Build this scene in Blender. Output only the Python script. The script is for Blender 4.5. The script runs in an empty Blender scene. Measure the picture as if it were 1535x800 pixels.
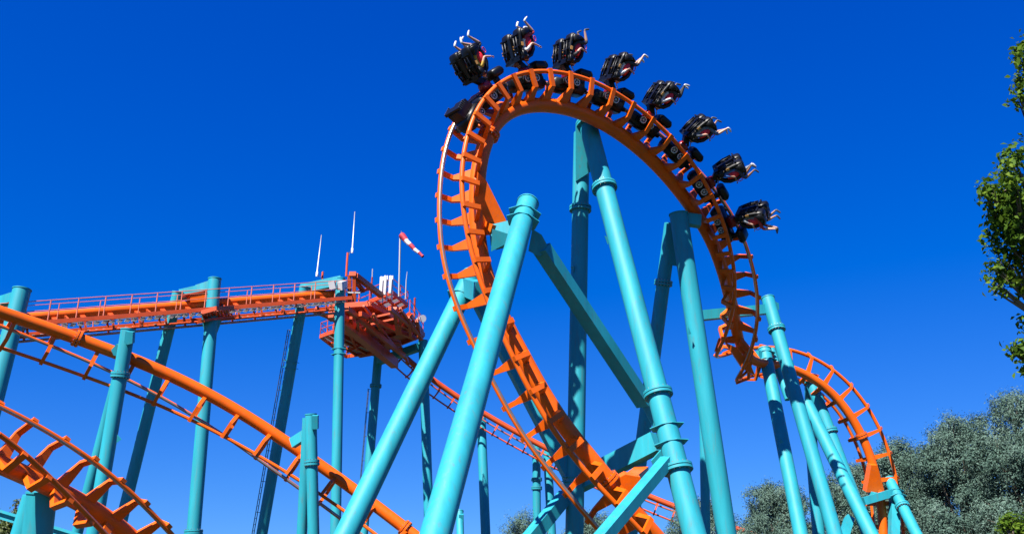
import bpy, math, random
import numpy as np
from math import radians, sin, cos, pi
from mathutils import Vector, Matrix

random.seed(7)
rng = np.random.default_rng(11)
scn = bpy.context.scene
COL = scn.collection

# ------------------------------------------------------------------ camera, sky, sun, exposure
PITCH = radians(20.0)
FPX = 1400.0
CAM = np.array([0.0, 0.0, 1.7])
cd = bpy.data.cameras.new('camera')
cd.sensor_width = 36.0
cd.lens = FPX / 1535.0 * 36.0
cd.clip_start = 0.1
cd.clip_end = 5000.0
cam = bpy.data.objects.new('camera', cd)
cam.location = CAM
cam.rotation_euler = (pi / 2 + PITCH, 0, 0)
COL.objects.link(cam)
scn.camera = cam

SUN_ELEV = radians(50.0)
SUN_AZ = radians(-30.0)      # measured from straight behind the camera, negative = to the left
sd = np.array([sin(SUN_AZ) * cos(SUN_ELEV), -cos(SUN_AZ) * cos(SUN_ELEV), sin(SUN_ELEV)])  # towards the sun
sl = bpy.data.lights.new('sun', 'SUN')
sl.energy = 5.0
sl.angle = radians(0.5)
sl.color = (1.0, 0.95, 0.87)
so = bpy.data.objects.new('sun', sl)
so.rotation_euler = Vector(sd).to_track_quat('Z', 'Y').to_euler()
so.location = (0, 0, 60)
COL.objects.link(so)

w = bpy.data.worlds.new('World')
scn.world = w
w.use_nodes = True
nt = w.node_tree
nt.nodes.clear()
sky = nt.nodes.new('ShaderNodeTexSky')
sky.sky_type = 'NISHITA'
sky.sun_disc = False
sky.sun_elevation = SUN_ELEV
sky.sun_rotation = math.atan2(sd[0], sd[1])
sky.altitude = 600
sky.air_density = 1.0
sky.dust_density = 0.05
sky.ozone_density = 3.0
# per-channel tone of a deep, polarised summer sky (the sky texture's own gradient is kept)
EXPO = 1.4
SKY_GAIN = 10.0 / 2 ** EXPO
sc_ = nt.nodes.new('ShaderNodeSeparateColor')
nt.links.new(sky.outputs[0], sc_.inputs[0])
cc_ = nt.nodes.new('ShaderNodeCombineColor')
def chan(i, pre, sub, power, gain):
    a = nt.nodes.new('ShaderNodeMath'); a.operation = 'MULTIPLY_ADD'; a.inputs[1].default_value = pre; a.inputs[2].default_value = -sub
    m0 = nt.nodes.new('ShaderNodeMath'); m0.operation = 'MAXIMUM'; m0.inputs[1].default_value = 0.0
    p = nt.nodes.new('ShaderNodeMath'); p.operation = 'POWER'; p.inputs[1].default_value = power
    g_ = nt.nodes.new('ShaderNodeMath'); g_.operation = 'MULTIPLY'; g_.inputs[1].default_value = gain * SKY_GAIN
    nt.links.new(sc_.outputs[i], a.inputs[0]); nt.links.new(a.outputs[0], m0.inputs[0]); nt.links.new(m0.outputs[0], p.inputs[0])
    nt.links.new(p.outputs[0], g_.inputs[0]); nt.links.new(g_.outputs[0], cc_.inputs[i])
chan(0, 0.10, 0.15, 1.0, 0.36)
chan(1, 0.10, 0.0, 1.05, 0.62)
chan(2, 0.10, 0.0, 0.59, 1.20)
bg = nt.nodes.new('ShaderNodeBackground'); bg.inputs[1].default_value = 0.10
wo = nt.nodes.new('ShaderNodeOutputWorld')
nt.links.new(cc_.outputs[0], bg.inputs[0])
nt.links.new(bg.outputs[0], wo.inputs[0])

vs = scn.view_settings
vs.view_transform = 'Standard'
vs.look = 'None'
vs.exposure = EXPO
vs.gamma = 1.0
vs.use_curve_mapping = False

# ------------------------------------------------------------------ photograph geometry -> world points
RIGHT = np.array([1.0, 0, 0])
FWD = np.array([0, cos(PITCH), sin(PITCH)])
UPV = np.array([0, -sin(PITCH), cos(PITCH)])

def ray(px, py):
    return FWD + RIGHT * ((px - 767.5) / FPX) + UPV * ((400.0 - py) / FPX)

def P(px, py, z):
    """world point seen at (px, py) lying z metres deep along the view axis"""
    return CAM + ray(px, py) * z

def PH(px, py, h):
    """world point seen at (px, py) at height h"""
    r = ray(px, py)
    return CAM + r * ((h - CAM[2]) / r[2])

def proj(p):
    d = np.asarray(p) - CAM
    z = d @ FWD
    return np.array([767.5 + FPX * (d @ RIGHT) / z, 400 - FPX * (d @ UPV) / z, z])

def unit(v):
    v = np.asarray(v, float)
    n = np.linalg.norm(v)
    return v / n if n > 1e-9 else v

# ------------------------------------------------------------------ materials
def mat(name, col, rough=0.45, metal=0.0, var=0.12, scale=1.5, spec=0.5, dirt=0.0, bump=0.0, streak=False, coat=0.0):
    m = bpy.data.materials.new(name)
    m.use_nodes = True
    t = m.node_tree
    b = t.nodes['Principled BSDF']
    b.inputs['Roughness'].default_value = rough
    b.inputs['Metallic'].default_value = metal
    b.inputs['Specular IOR Level'].default_value = spec
    if coat:
        b.inputs['Coat Weight'].default_value = coat
        b.inputs['Coat Roughness'].default_value = 0.2
    if var or dirt:
        tc = t.nodes.new('ShaderNodeTexCoord')
        mp = t.nodes.new('ShaderNodeMapping')
        if streak:
            mp.inputs['Scale'].default_value = (2.2, 2.2, 0.22)
        n = t.nodes.new('ShaderNodeTexNoise')
        n.inputs['Scale'].default_value = scale
        n.inputs['Detail'].default_value = 6
        n.inputs['Roughness'].default_value = 0.65
        t.links.new(tc.outputs['Object'], mp.inputs[0])
        t.links.new(mp.outputs[0], n.inputs['Vector'])
        cr = t.nodes.new('ShaderNodeValToRGB')
        lo = [c * (1 - var) for c in col]
        hi = [min(1, c * (1 + var)) for c in col]
        cr.color_ramp.elements[0].position = 0.3
        cr.color_ramp.elements[0].color = (*lo, 1)
        cr.color_ramp.elements[1].position = 0.72
        cr.color_ramp.elements[1].color = (*hi, 1)
        t.links.new(n.outputs['Fac'], cr.inputs[0])
        last = cr.outputs[0]
        if dirt:
            n2 = t.nodes.new('ShaderNodeTexNoise')
            n2.inputs['Scale'].default_value = scale * 7
            n2.inputs['Detail'].default_value = 8
            t.links.new(mp.outputs[0], n2.inputs['Vector'])
            c2 = t.nodes.new('ShaderNodeValToRGB')
            c2.color_ramp.elements[0].position = 0.55
            c2.color_ramp.elements[0].color = (0, 0, 0, 1)
            c2.color_ramp.elements[1].position = 0.78
            c2.color_ramp.elements[1].color = (dirt, dirt, dirt, 1)
            t.links.new(n2.outputs['Fac'], c2.inputs[0])
            mx = t.nodes.new('ShaderNodeMix'); mx.data_type = 'RGBA'
            t.links.new(c2.outputs[0], mx.inputs[0])
            t.links.new(last, mx.inputs[6])
            mx.inputs[7].default_value = (0.12, 0.09, 0.06, 1)
            last = mx.outputs[2]
        t.links.new(last, b.inputs['Base Color'])
        if bump:
            bp = t.nodes.new('ShaderNodeBump')
            bp.inputs['Strength'].default_value = bump
            t.links.new(n.outputs['Fac'], bp.inputs['Height'])
            t.links.new(bp.outputs[0], b.inputs['Normal'])
    else:
        b.inputs['Base Color'].default_value = (*col, 1)
    return m

def leafmat(name, cols, rough=0.5, trans=0.25, nscale=0.35):
    m = bpy.data.materials.new(name)
    m.use_nodes = True
    t = m.node_tree
    b = t.nodes['Principled BSDF']
    b.inputs['Roughness'].default_value = rough
    b.inputs['Specular IOR Level'].default_value = 0.35 if rough < 0.6 else 0.12
    g = t.nodes.new('ShaderNodeNewGeometry')
    tc = t.nodes.new('ShaderNodeTexCoord')
    n = t.nodes.new('ShaderNodeTexNoise'); n.inputs['Scale'].default_value = nscale; n.inputs['Detail'].default_value = 3
    t.links.new(tc.outputs['Object'], n.inputs['Vector'])
    ad = t.nodes.new('ShaderNodeMath'); ad.operation = 'MULTIPLY_ADD'
    t.links.new(g.outputs['Random Per Island'], ad.inputs[0])
    ad.inputs[1].default_value = 0.62
    sb = t.nodes.new('ShaderNodeMath'); sb.operation = 'MULTIPLY_ADD'
    t.links.new(n.outputs['Fac'], sb.inputs[0]); sb.inputs[1].default_value = 1.1; sb.inputs[2].default_value = -0.36
    t.links.new(sb.outputs[0], ad.inputs[2])
    cr = t.nodes.new('ShaderNodeValToRGB')
    els = cr.color_ramp.elements
    for i, c in enumerate(cols):
        e = els[i] if i < 2 else els.new(0.5)
        e.color = (*c, 1)
    ps = [i / (len(cols) - 1) for i in range(len(cols))]
    for e, c, p in zip(list(els), cols, ps):
        e.position = p
    for e, c in zip(sorted(els, key=lambda q: q.position), cols):
        e.color = (*c, 1)
    t.links.new(ad.outputs[0], cr.inputs[0])
    t.links.new(cr.outputs[0], b.inputs['Base Color'])
    tr = t.nodes.new('ShaderNodeBsdfTranslucent')
    t.links.new(cr.outputs[0], tr.inputs[0])
    mx = t.nodes.new('ShaderNodeMixShader'); mx.inputs[0].default_value = trans
    out = t.nodes['Material Output']
    t.links.new(b.outputs[0], mx.inputs[1]); t.links.new(tr.outputs[0], mx.inputs[2])
    t.links.new(mx.outputs[0], out.inputs[0])
    return m

M = {}
M['teal'] = mat('teal_paint', (0.015, 0.250, 0.310), 0.55, var=0.20, scale=0.55, spec=0.28, dirt=0.38, streak=True)
M['orange'] = mat('orange_paint', (0.64, 0.096, 0.0010), 0.42, var=0.14, scale=1.1, spec=0.28, dirt=0.35)
M['orange_old'] = mat('weathered_orange_paint', (0.46, 0.058, 0.008), 0.42, var=0.18, scale=1.6, spec=0.45, dirt=0.4)
M['rail_pink'] = mat('faded_handrail_paint', (0.50, 0.13, 0.075), 0.45, var=0.15, scale=2)
M['steel'] = mat('worn_steel', (0.33, 0.27, 0.245), 0.30, metal=0.7, var=0.2, scale=2)
M['dark_steel'] = mat('dark_steel', (0.045, 0.047, 0.05), 0.4, metal=0.3, var=0.2, scale=3)
M['grate'] = mat('galvanised_grating', (0.62, 0.63, 0.66), 0.5, metal=0.2, var=0.15, scale=3)
def grating(name, col):
    m = mat(name, col, 0.5, metal=0.1, var=0.12, scale=3)
    t = m.node_tree
    tr = t.nodes.new('ShaderNodeBsdfTranslucent'); tr.inputs[0].default_value = (0.5, 0.5, 0.52, 1)
    mx = t.nodes.new('ShaderNodeMixShader'); mx.inputs[0].default_value = 0.55
    t.links.new(t.nodes['Principled BSDF'].outputs[0], mx.inputs[1]); t.links.new(tr.outputs[0], mx.inputs[2])
    t.links.new(mx.outputs[0], t.nodes['Material Output'].inputs[0])
    return m
M['grate'] = grating('galvanised_grating', (0.42, 0.43, 0.45))
M['black'] = mat('black_plastic', (0.0028, 0.0030, 0.0038), 0.40, var=0.35, scale=4, spec=0.3)
M['rubber'] = mat('black_rubber', (0.02, 0.02, 0.021), 0.6, var=0.2, scale=5)
M['red_body'] = mat('red_body_panel', (0.20, 0.006, 0.006), 0.32, var=0.12, scale=2)
M['red_vest'] = mat('red_harness_fabric', (0.66, 0.012, 0.020), 0.6, var=0.15, scale=9)
M['pink'] = mat('pink_handle', (0.40, 0.018, 0.07), 0.4, var=0.1, scale=6)
M['tag'] = mat('orange_label', (0.50, 0.24, 0.05), 0.5, var=0.1, scale=9)
M['white'] = mat('white_paint', (0.55, 0.55, 0.56), 0.45, var=0.05, scale=2)
M['socks_red'] = mat('windsock_red', (0.33, 0.013, 0.03), 0.7, var=0.12, scale=6)
M['socks_white'] = mat('windsock_white', (0.48, 0.47, 0.48), 0.7, var=0.08, scale=6)
M['bark'] = mat('bark', (0.13, 0.10, 0.075), 0.9, var=0.4, scale=6, bump=0.4)
M['skin'] = mat('skin', (0.42, 0.24, 0.17), 0.5, var=0.06, scale=8)
M['skin_dark'] = mat('tanned_skin', (0.26, 0.13, 0.085), 0.5, var=0.06, scale=8)
M['hair'] = mat('brown_hair', (0.05, 0.03, 0.02), 0.6, var=0.3, scale=20)
M['hair_fair'] = mat('fair_hair', (0.35, 0.22, 0.10), 0.6, var=0.3, scale=20)
M['shoe'] = mat('white_shoe', (0.5, 0.5, 0.49), 0.5, var=0.1, scale=15)
M['shoe_dark'] = mat('dark_shoe', (0.05, 0.055, 0.06), 0.5, var=0.1, scale=15)
for nm, c in (('yellow', (0.45, 0.28, 0.03)), ('cloth_white', (0.46, 0.47, 0.49)), ('cloth_blue', (0.05, 0.13, 0.36)),
              ('cloth_black', (0.02, 0.02, 0.024)), ('cloth_grey', (0.15, 0.165, 0.19)), ('cloth_red', (0.36, 0.03, 0.035)),
              ('cloth_navy', (0.03, 0.045, 0.10)), ('cloth_green', (0.03, 0.22, 0.14)), ('denim', (0.07, 0.11, 0.19))):
    M[nm] = mat(nm, c, 0.75, var=0.12, scale=9)
M['grass'] = mat('grass', (0.020, 0.030, 0.010), 0.95, var=0.5, scale=0.6, bump=0.5)
M['concrete'] = mat('concrete', (0.34, 0.33, 0.31), 0.9, var=0.2, scale=3)
M['willow'] = leafmat('willow_leaf', [(0.036, 0.074, 0.056), (0.076, 0.132, 0.104), (0.145, 0.215, 0.180)], 0.75, 0.15, 0.5)
M['maple'] = leafmat('broad_leaf', [(0.024, 0.064, 0.006), (0.065, 0.130, 0.010), (0.135, 0.20, 0.016)], 0.62, 0.35, 1.2)
M['bush'] = leafmat('bush_leaf', [(0.03, 0.05, 0.01), (0.06, 0.09, 0.016), (0.13, 0.15, 0.03)], 0.5, 0.3, 0.8)

# ------------------------------------------------------------------ mesh builder
class MB:
    def __init__(self):
        self.v, self.f, self.s, self.m = [], [], [], []

    def add(self, vs, fs, smooth=False, mi=0):
        o = len(self.v)
        self.v.extend([tuple(map(float, p)) for p in vs])
        for f in fs:
            self.f.append([o + i for i in f])
            self.s.append(smooth)
            self.m.append(mi)

    def tube(self, pts, r, seg=16, caps=True, mi=0, smooth=True, ref=None):
        pts = [np.asarray(p, float) for p in pts]
        n = len(pts)
        rs = [r] * n if np.isscalar(r) else list(r)
        tg = []
        for i in range(n):
            a = pts[max(0, i - 1)]; b = pts[min(n - 1, i + 1)]
            tg.append(unit(b - a))
        ref = np.array([0, 0, 1.0]) if ref is None else np.asarray(ref, float)
        if abs(tg[0] @ unit(ref)) > 0.95:
            ref = np.array([1.0, 0, 0])
        x = unit(np.cross(ref, tg[0]))
        rings = []
        for i in range(n):
            if i:
                x = x - tg[i] * (x @ tg[i])
                x = unit(x)
            y = np.cross(tg[i], x)
            rings.append([pts[i] + rs[i] * (x * cos(2 * pi * k / seg) + y * sin(2 * pi * k / seg)) for k in range(seg)])
        vs = [p for ring in rings for p in ring]
        fs = []
        for i in range(n - 1):
            for k in range(seg):
                k2 = (k + 1) % seg
                fs.append([i * seg + k, i * seg + k2, (i + 1) * seg + k2, (i + 1) * seg + k])
        self.add(vs, fs, smooth, mi)
        if caps:
            self.add(rings[0], [list(range(seg))[::-1]], False, mi)
            self.add(rings[-1], [list(range(seg))], False, mi)

    def beam(self, p0, p1, w, h, up=(0, 0, 1), mi=0, w1=None, h1=None):
        """box beam, w across, h along `up`"""
        p0 = np.asarray(p0, float); p1 = np.asarray(p1, float)
        d = unit(p1 - p0)
        up = np.asarray(up, float)
        if abs(unit(up) @ d) > 0.98:
            up = np.array([1.0, 0, 0])
        x = unit(np.cross(d, up)); y = np.cross(x, d)
        w1 = w if w1 is None else w1; h1 = h if h1 is None else h1
        c = [(-1, -1), (1, -1), (1, 1), (-1, 1)]
        vs = [p0 + x * a * w / 2 + y * b * h / 2 for a, b in c] + [p1 + x * a * w1 / 2 + y * b * h1 / 2 for a, b in c]
        self.add(vs, [[0, 1, 5, 4], [1, 2, 6, 5], [2, 3, 7, 6], [3, 0, 4, 7], [3, 2, 1, 0], [4, 5, 6, 7]], False, mi)

    def box(self, c, x, y, z, mi=0):
        """box with half-extent vectors x, y, z"""
        c = np.asarray(c, float)
        vs = [c + np.asarray(x) * a + np.asarray(y) * b + np.asarray(z) * e for e in (-1, 1) for a, b in ((-1, -1), (1, -1), (1, 1), (-1, 1))]
        self.add(vs, [[3, 2, 1, 0], [4, 5, 6, 7], [0, 1, 5, 4], [1, 2, 6, 5], [2, 3, 7, 6], [3, 0, 4, 7]], False, mi)

    def prism(self, poly, thick, mi=0):
        """polygon of 3-D points extruded along vector thick (both ways)"""
        poly = [np.asarray(p, float) for p in poly]
        n = len(poly)
        t = np.asarray(thick, float)
        vs = [p - t for p in poly] + [p + t for p in poly]
        fs = [list(range(n))[::-1], list(range(n, 2 * n))]
        for i in range(n):
            j = (i + 1) % n
            fs.append([i, j, n + j, n + i])
        self.add(vs, fs, False, mi)

    def loft(self, secs, seg=16, mi=0, power=3.0, ax=None):
        """superellipse sections: (centre, half-vector u, half-vector v)"""
        rings = []
        for c, u, v in secs:
            c = np.asarray(c, float); u = np.asarray(u, float); v = np.asarray(v, float)
            ring = []
            for k in range(seg):
                a = 2 * pi * k / seg
                ca, sa = cos(a), sin(a)
                ring.append(c + u * math.copysign(abs(ca) ** (2 / power), ca) + v * math.copysign(abs(sa) ** (2 / power), sa))
            rings.append(ring)
        vs = [p for r in rings for p in r]
        fs = []
        for i in range(len(rings) - 1):
            for k in range(seg):
                k2 = (k + 1) % seg
                fs.append([i * seg + k, i * seg + k2, (i + 1) * seg + k2, (i + 1) * seg + k])
        fs.append(list(range(seg))[::-1])
        fs.append([(len(rings) - 1) * seg + k for k in range(seg)])
        self.add(vs, fs, True, mi)

def loc_of(o):
    l = np.zeros(3)
    while o is not None:
        l = l + np.array(o.location)
        o = o.parent
    return l

def obj(name, mb, material, parent=None, world=True, origin=None):
    """one mesh object; vertices are given in world space unless world=False"""
    me = bpy.data.meshes.new(name)
    off = np.zeros(3)
    if parent is not None and world:
        off = loc_of(parent)
    if origin is not None:
        off = np.asarray(origin, float)
    me.from_pydata([(a - off[0], b - off[1], c - off[2]) for a, b, c in mb.v], [], mb.f)
    me.polygons.foreach_set('use_smooth', mb.s)
    mats = material if isinstance(material, (list, tuple)) else [material]
    for q in mats:
        me.materials.append(q)
    if len(mats) > 1:
        me.polygons.foreach_set('material_index', mb.m)
    me.update()
    o = bpy.data.objects.new(name, me)
    COL.objects.link(o)
    if parent is not None:
        o.parent = parent
    if origin is not None and parent is None:
        o.location = origin
    return o

def tag(o, label, cat, group=None, kind=None):
    if label: o['label'] = label
    if cat: o['category'] = cat
    if group: o['group'] = group
    if kind: o['kind'] = kind
    return o

def thing(name, label, cat, loc=(0, 0, 0), group=None):
    o = bpy.data.objects.new(name, None)
    o.empty_display_size = 0.2
    o.location = tuple(map(float, loc))
    COL.objects.link(o)
    return tag(o, label, cat, group)

def copy_tree(o, parent=None):
    c = o.copy()
    COL.objects.link(c)
    if parent is not None:
        c.parent = parent
    for ch in list(o.children):
        copy_tree(ch, c)
    return c

# ------------------------------------------------------------------ the ground
g = MB()
N = 40
S = 900.0
vsg, fsg = [], []
for i in range(N + 1):
    for j in range(N + 1):
        x = -S + 2 * S * i / N; y = -S + 2 * S * j / N
        vsg.append((x, y, 0.0))
for i in range(N):
    for j in range(N):
        a = i * (N + 1) + j
        fsg.append([a, a + N + 1, a + N + 2, a + 1])
g.add(vsg, fsg, True)
go = obj('ground', g, M['grass'])
tag(go, None, None, kind='structure')

# ------------------------------------------------------------------ track
GAUGE = 1.5

def catmull(P0, n):
    """resample control array (k,d) to n points per span"""
    k = len(P0)
    ext = np.vstack([2 * P0[0] - P0[1], P0, 2 * P0[-1] - P0[-2]])
    out = []
    for i in range(k - 1):
        a, b, c, d = ext[i], ext[i + 1], ext[i + 2], ext[i + 3]
        for t in np.linspace(0, 1, n, endpoint=False):
            out.append(0.5 * ((2 * b) + (c - a) * t + (2 * a - 5 * b + 4 * c - d) * t ** 2 + (3 * b - a - 3 * c + d) * t ** 3))
    out.append(ext[-2])
    return np.array(out)

class Track:
    """smooth frames through surveyed stations: (centre, side direction, spine direction)"""
    def __init__(self, fit):
        gauge, H, rows = fit
        R = np.array(rows)
        self.n = 12
        self.M = catmull(R[:, 0:3], self.n)
        Ld = catmull(R[:, 3:6], self.n); Ud = catmull(R[:, 6:9], self.n)
        T = np.gradient(self.M, axis=0)
        self.T = np.array([unit(t) for t in T])
        self.U, self.L = [], []
        for t, u, l in zip(self.T, Ud, Ld):
            u = unit(u - t * (u @ t)); l1 = np.cross(t, u)
            self.U.append(u); self.L.append(l1 * (1 if l1 @ l > 0 else -1))
        self.U = np.array(self.U); self.L = np.array(self.L)
        self.H = np.full(len(self.M), H)
        self.S = self.M + self.U * H
        self.A = self.M + self.L * gauge / 2
        self.B = self.M - self.L * gauge / 2
        d = np.linalg.norm(np.diff(self.M, axis=0), axis=1)
        self.s = np.concatenate([[0], np.cumsum(d)])
        self.gauge = gauge

    def at(self, s):
        f = np.interp(s, self.s, np.arange(len(self.s)))
        i = int(min(len(self.s) - 2, math.floor(f))); t = f - i
        q = lambda a: a[i] * (1 - t) + a[i + 1] * t
        T = unit(q(self.T)); U = q(self.U); U = unit(U - T * (U @ T)); L = np.cross(T, U)
        if L @ q(self.L) < 0: L = -L
        return q(self.M), T, U, L, float(q(self.H))

    def station(self, i):
        return self.s[min(len(self.s) - 1, i * self.n)]

    def nearest(self, px, py, arr=None):
        arr = self.S if arr is None else arr
        pr = np.array([proj(p)[:2] for p in arr])
        i = int(np.argmin(((pr - np.array([px, py])) ** 2).sum(1)))
        return self.s[i]

def build_track(tr, label, ties, spine_r=0.33, rail_r=0.10, collars=(), material='orange', arm=1.0, root=0.52, taper=None, slim=None):
    root_loc = np.array([tr.S[len(tr.S) // 2][0], tr.S[len(tr.S) // 2][1], 0])
    root_o = thing('coaster_track', label, 'roller coaster track', root_loc)
    step = 2
    mt = M[material]
    spr = np.full(len(tr.S), spine_r) if taper is None else np.interp(np.arange(len(tr.S)), [0, taper[0] * tr.n, taper[1] * tr.n, len(tr.S)], [spine_r, spine_r, taper[2], taper[2]])
    mb = MB(); mb.tube(tr.S[::step], list(spr[::step]), 20); obj('spine', mb, mt, root_o)
    for side, R in ((1, tr.A), (-1, tr.B)):
        mb = MB(); mb.tube(R[::step], rail_r, 12)
        ro = obj('rail', mb, mt, root_o)
        mb = MB(); mb.tube(R[::step] - side * tr.L[::step] * rail_r * 0.36 , rail_r * 0.78, 12)
        obj('running_strip', mb, M['steel'], ro)
    g2 = tr.gauge / 2
    arm0, root0 = arm, root
    for s in ties:
        m, T, U, L, H = tr.at(s)
        if slim is not None:
            k_ = float(np.interp(s, [slim, slim + 4], [0, 1]))
            arm = arm0 * (1 - 0.25 * k_); root = root0 * (1 - 0.35 * k_)
        mb = MB()
        for sd_ in (1, -1):
            p0 = m + L * sd_ * (g2 + rail_r + 0.02) - U * 0.10
            p1 = m + L * sd_ * (g2 + 0.14) + U * (0.52 * H)
            p2 = m + L * sd_ * (spine_r * 0.45) + U * (H - spine_r * 0.55)
            ctl = [(p0, 0.20 * arm, 0.13 * arm), (p1, 0.20 * arm, 0.15 * arm), (p2, root * arm, 0.20 * arm)]
            rings = []
            for i, (p, wt, th) in enumerate(ctl):
                a = ctl[max(0, i - 1)][0]; b = ctl[min(2, i + 1)][0]
                d = unit(b - a); nrm = unit(np.cross(d, T))
                k = 1.12 if i == 1 else 1.0
                rings.append([p + T * wt / 2 * u + nrm * th / 2 * k * v for u, v in ((-1, -1), (1, -1), (1, 1), (-1, 1))])
            vs_ = [q for r in rings for q in r]
            fs_ = []
            for i in range(2):
                for k in range(4):
                    k2 = (k + 1) % 4
                    fs_.append([i * 4 + k, i * 4 + k2, i * 4 + 4 + k2, i * 4 + 4 + k])
            fs_ += [[3, 2, 1, 0], [8, 9, 10, 11]]
            mb.add(vs_, fs_)
            # small foot welded to the rail
            mb.box(m + L * sd_ * (g2 + rail_r * 0.55), T * 0.11 * arm, L * rail_r * 0.62, U * 0.075)
        obj('crosstie', mb, mt, root_o)
    for px, py in collars:
        s = tr.nearest(px, py)
        m, T, U, L, H = tr.at(s)
        c = m + U * H
        sr = float(np.interp(s, tr.s, spr))
        mb = MB()
        for o_ in (-0.075, 0.075):
            mb.tube([c + T * (o_ - 0.05), c + T * (o_ + 0.05)], sr * 1.38, 24)
        fo = obj('flange', mb, mt, root_o)
        mb = MB()
        for k in range(14):
            a = 2 * pi * k / 14
            q = c + (U * cos(a) + L * sin(a)) * sr * 1.2
            mb.tube([q - T * 0.17, q + T * 0.17], 0.028, 6)
        obj('bolt_ring', mb, M['steel'], fo)
    return root_o

# ---- main inversion: (A rail, B rail, spine, depth)
FIT_MAIN = (1.613, 1.314, [
 (6.361,37.818,2.104,0.670,-0.701,0.245,0.363,0.596,0.716),
 (5.348,37.215,3.121,0.659,-0.713,0.242,0.388,0.597,0.702),
 (4.375,36.718,4.106,0.642,-0.730,0.235,0.428,0.595,0.680),
 (3.443,36.325,5.064,0.581,-0.778,0.240,0.490,0.570,0.659),
 (2.550,36.027,6.018,0.529,-0.818,0.227,0.559,0.537,0.632),
 (1.711,35.800,6.997,0.505,-0.830,0.237,0.607,0.537,0.586),
 (0.945,35.610,8.036,0.535,-0.816,0.222,0.637,0.561,0.528),
 (0.248,35.423,9.172,0.578,-0.794,0.187,0.653,0.588,0.477),
 (-0.411,35.220,10.410,0.619,-0.769,0.159,0.654,0.616,0.439),
 (-1.051,35.009,11.710,0.667,-0.731,0.144,0.637,0.660,0.400),
 (-1.608,34.813,13.007,0.697,-0.708,0.115,0.641,0.687,0.343),
 (-2.028,34.658,14.256,0.701,-0.710,0.070,0.673,0.691,0.265),
 (-2.297,34.559,15.448,0.681,-0.731,0.031,0.717,0.675,0.171),
 (-2.441,34.520,16.595,0.638,-0.770,0.014,0.767,0.637,0.076),
 (-2.490,34.541,17.712,0.606,-0.795,0.011,0.795,0.606,-0.019),
 (-2.447,34.617,18.809,0.608,-0.794,0.001,0.788,0.604,-0.117),
 (-2.300,34.743,19.886,0.620,-0.784,-0.020,0.762,0.608,-0.225),
 (-2.039,34.919,20.920,0.622,-0.781,-0.054,0.722,0.599,-0.346),
 (-1.647,35.157,21.871,0.620,-0.779,-0.098,0.654,0.581,-0.484),
 (-1.118,35.469,22.702,0.606,-0.786,-0.122,0.557,0.528,-0.641),
 (-0.461,35.864,23.384,0.587,-0.799,-0.132,0.432,0.447,-0.783),
 (0.313,36.338,23.908,0.568,-0.811,-0.143,0.286,0.357,-0.889),
 (1.193,36.873,24.284,0.543,-0.825,-0.159,0.150,0.281,-0.948),
 (2.166,37.453,24.520,0.521,-0.832,-0.190,0.020,0.234,-0.972),
 (3.207,38.072,24.611,0.501,-0.829,-0.247,-0.117,0.218,-0.969),
 (4.281,38.728,24.546,0.461,-0.820,-0.338,-0.264,0.236,-0.935),
 (5.359,39.413,24.328,0.402,-0.808,-0.431,-0.402,0.267,-0.876),
 (6.415,40.116,23.969,0.337,-0.792,-0.510,-0.521,0.294,-0.801),
 (7.421,40.825,23.487,0.256,-0.780,-0.572,-0.620,0.321,-0.716),
 (8.362,41.529,22.902,0.153,-0.766,-0.624,-0.702,0.360,-0.615),
 (9.222,42.219,22.233,0.027,-0.738,-0.674,-0.765,0.419,-0.489),
 (9.987,42.891,21.503,-0.119,-0.686,-0.718,-0.804,0.491,-0.336),
 (10.640,43.545,20.741,-0.273,-0.622,-0.734,-0.814,0.556,-0.169),
 (11.172,44.181,19.966,-0.425,-0.557,-0.713,-0.793,0.609,-0.003),
 (11.591,44.802,19.187,-0.556,-0.499,-0.664,-0.752,0.642,0.147),
 (11.914,45.425,18.402,-0.666,-0.453,-0.593,-0.699,0.658,0.282),
 (12.145,46.076,17.599,-0.777,-0.394,-0.492,-0.609,0.668,0.427),
 (12.274,46.789,16.783,-0.884,-0.311,-0.351,-0.465,0.666,0.583),
 (12.292,47.595,15.989,-0.969,-0.189,-0.159,-0.244,0.639,0.730),
 (12.214,48.497,15.281,-0.995,-0.058,0.076,0.031,0.557,0.830),
 (12.099,49.469,14.740,-0.943,0.058,0.329,0.325,0.391,0.861),
 (12.044,50.459,14.433,-0.806,0.119,0.579,0.591,0.116,0.798),
 (12.157,51.401,14.387,-0.602,0.079,0.794,0.760,-0.247,0.601),
 (12.520,52.243,14.571,-0.384,-0.066,0.921,0.771,-0.571,0.281),
 (13.163,52.953,14.897,-0.203,-0.238,0.950,0.661,-0.749,-0.046),
 (14.057,53.527,15.235,-0.054,-0.372,0.927,0.505,-0.811,-0.296),
 (15.133,53.982,15.448,0.089,-0.463,0.882,0.333,-0.820,-0.465),
 (16.304,54.341,15.436,0.242,-0.527,0.814,0.144,-0.810,-0.568),
 (17.489,54.629,15.142,0.387,-0.568,0.727,-0.048,-0.799,-0.599),
 (18.618,54.868,14.545,0.520,-0.588,0.620,-0.220,-0.793,-0.569),
 (19.625,55.082,13.662,0.635,-0.596,0.491,-0.356,-0.790,-0.499),
 (20.455,55.284,12.545,0.727,-0.590,0.352,-0.448,-0.795,-0.408),
 (21.075,55.474,11.267,0.786,-0.575,0.227,-0.501,-0.807,-0.311),
 (21.490,55.644,9.898,0.818,-0.562,0.122,-0.530,-0.820,-0.216),
 (21.722,55.779,8.487,0.833,-0.551,0.046,-0.543,-0.831,-0.125),
 (21.798,55.868,7.051,0.837,-0.547,-0.016,-0.547,-0.836,-0.040),
 (21.726,55.910,5.591,0.837,-0.543,-0.072,-0.542,-0.840,0.032),
 (21.505,55.906,4.104,0.834,-0.538,-0.119,-0.532,-0.843,0.083)])
T1 = Track(FIT_MAIN)
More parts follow.
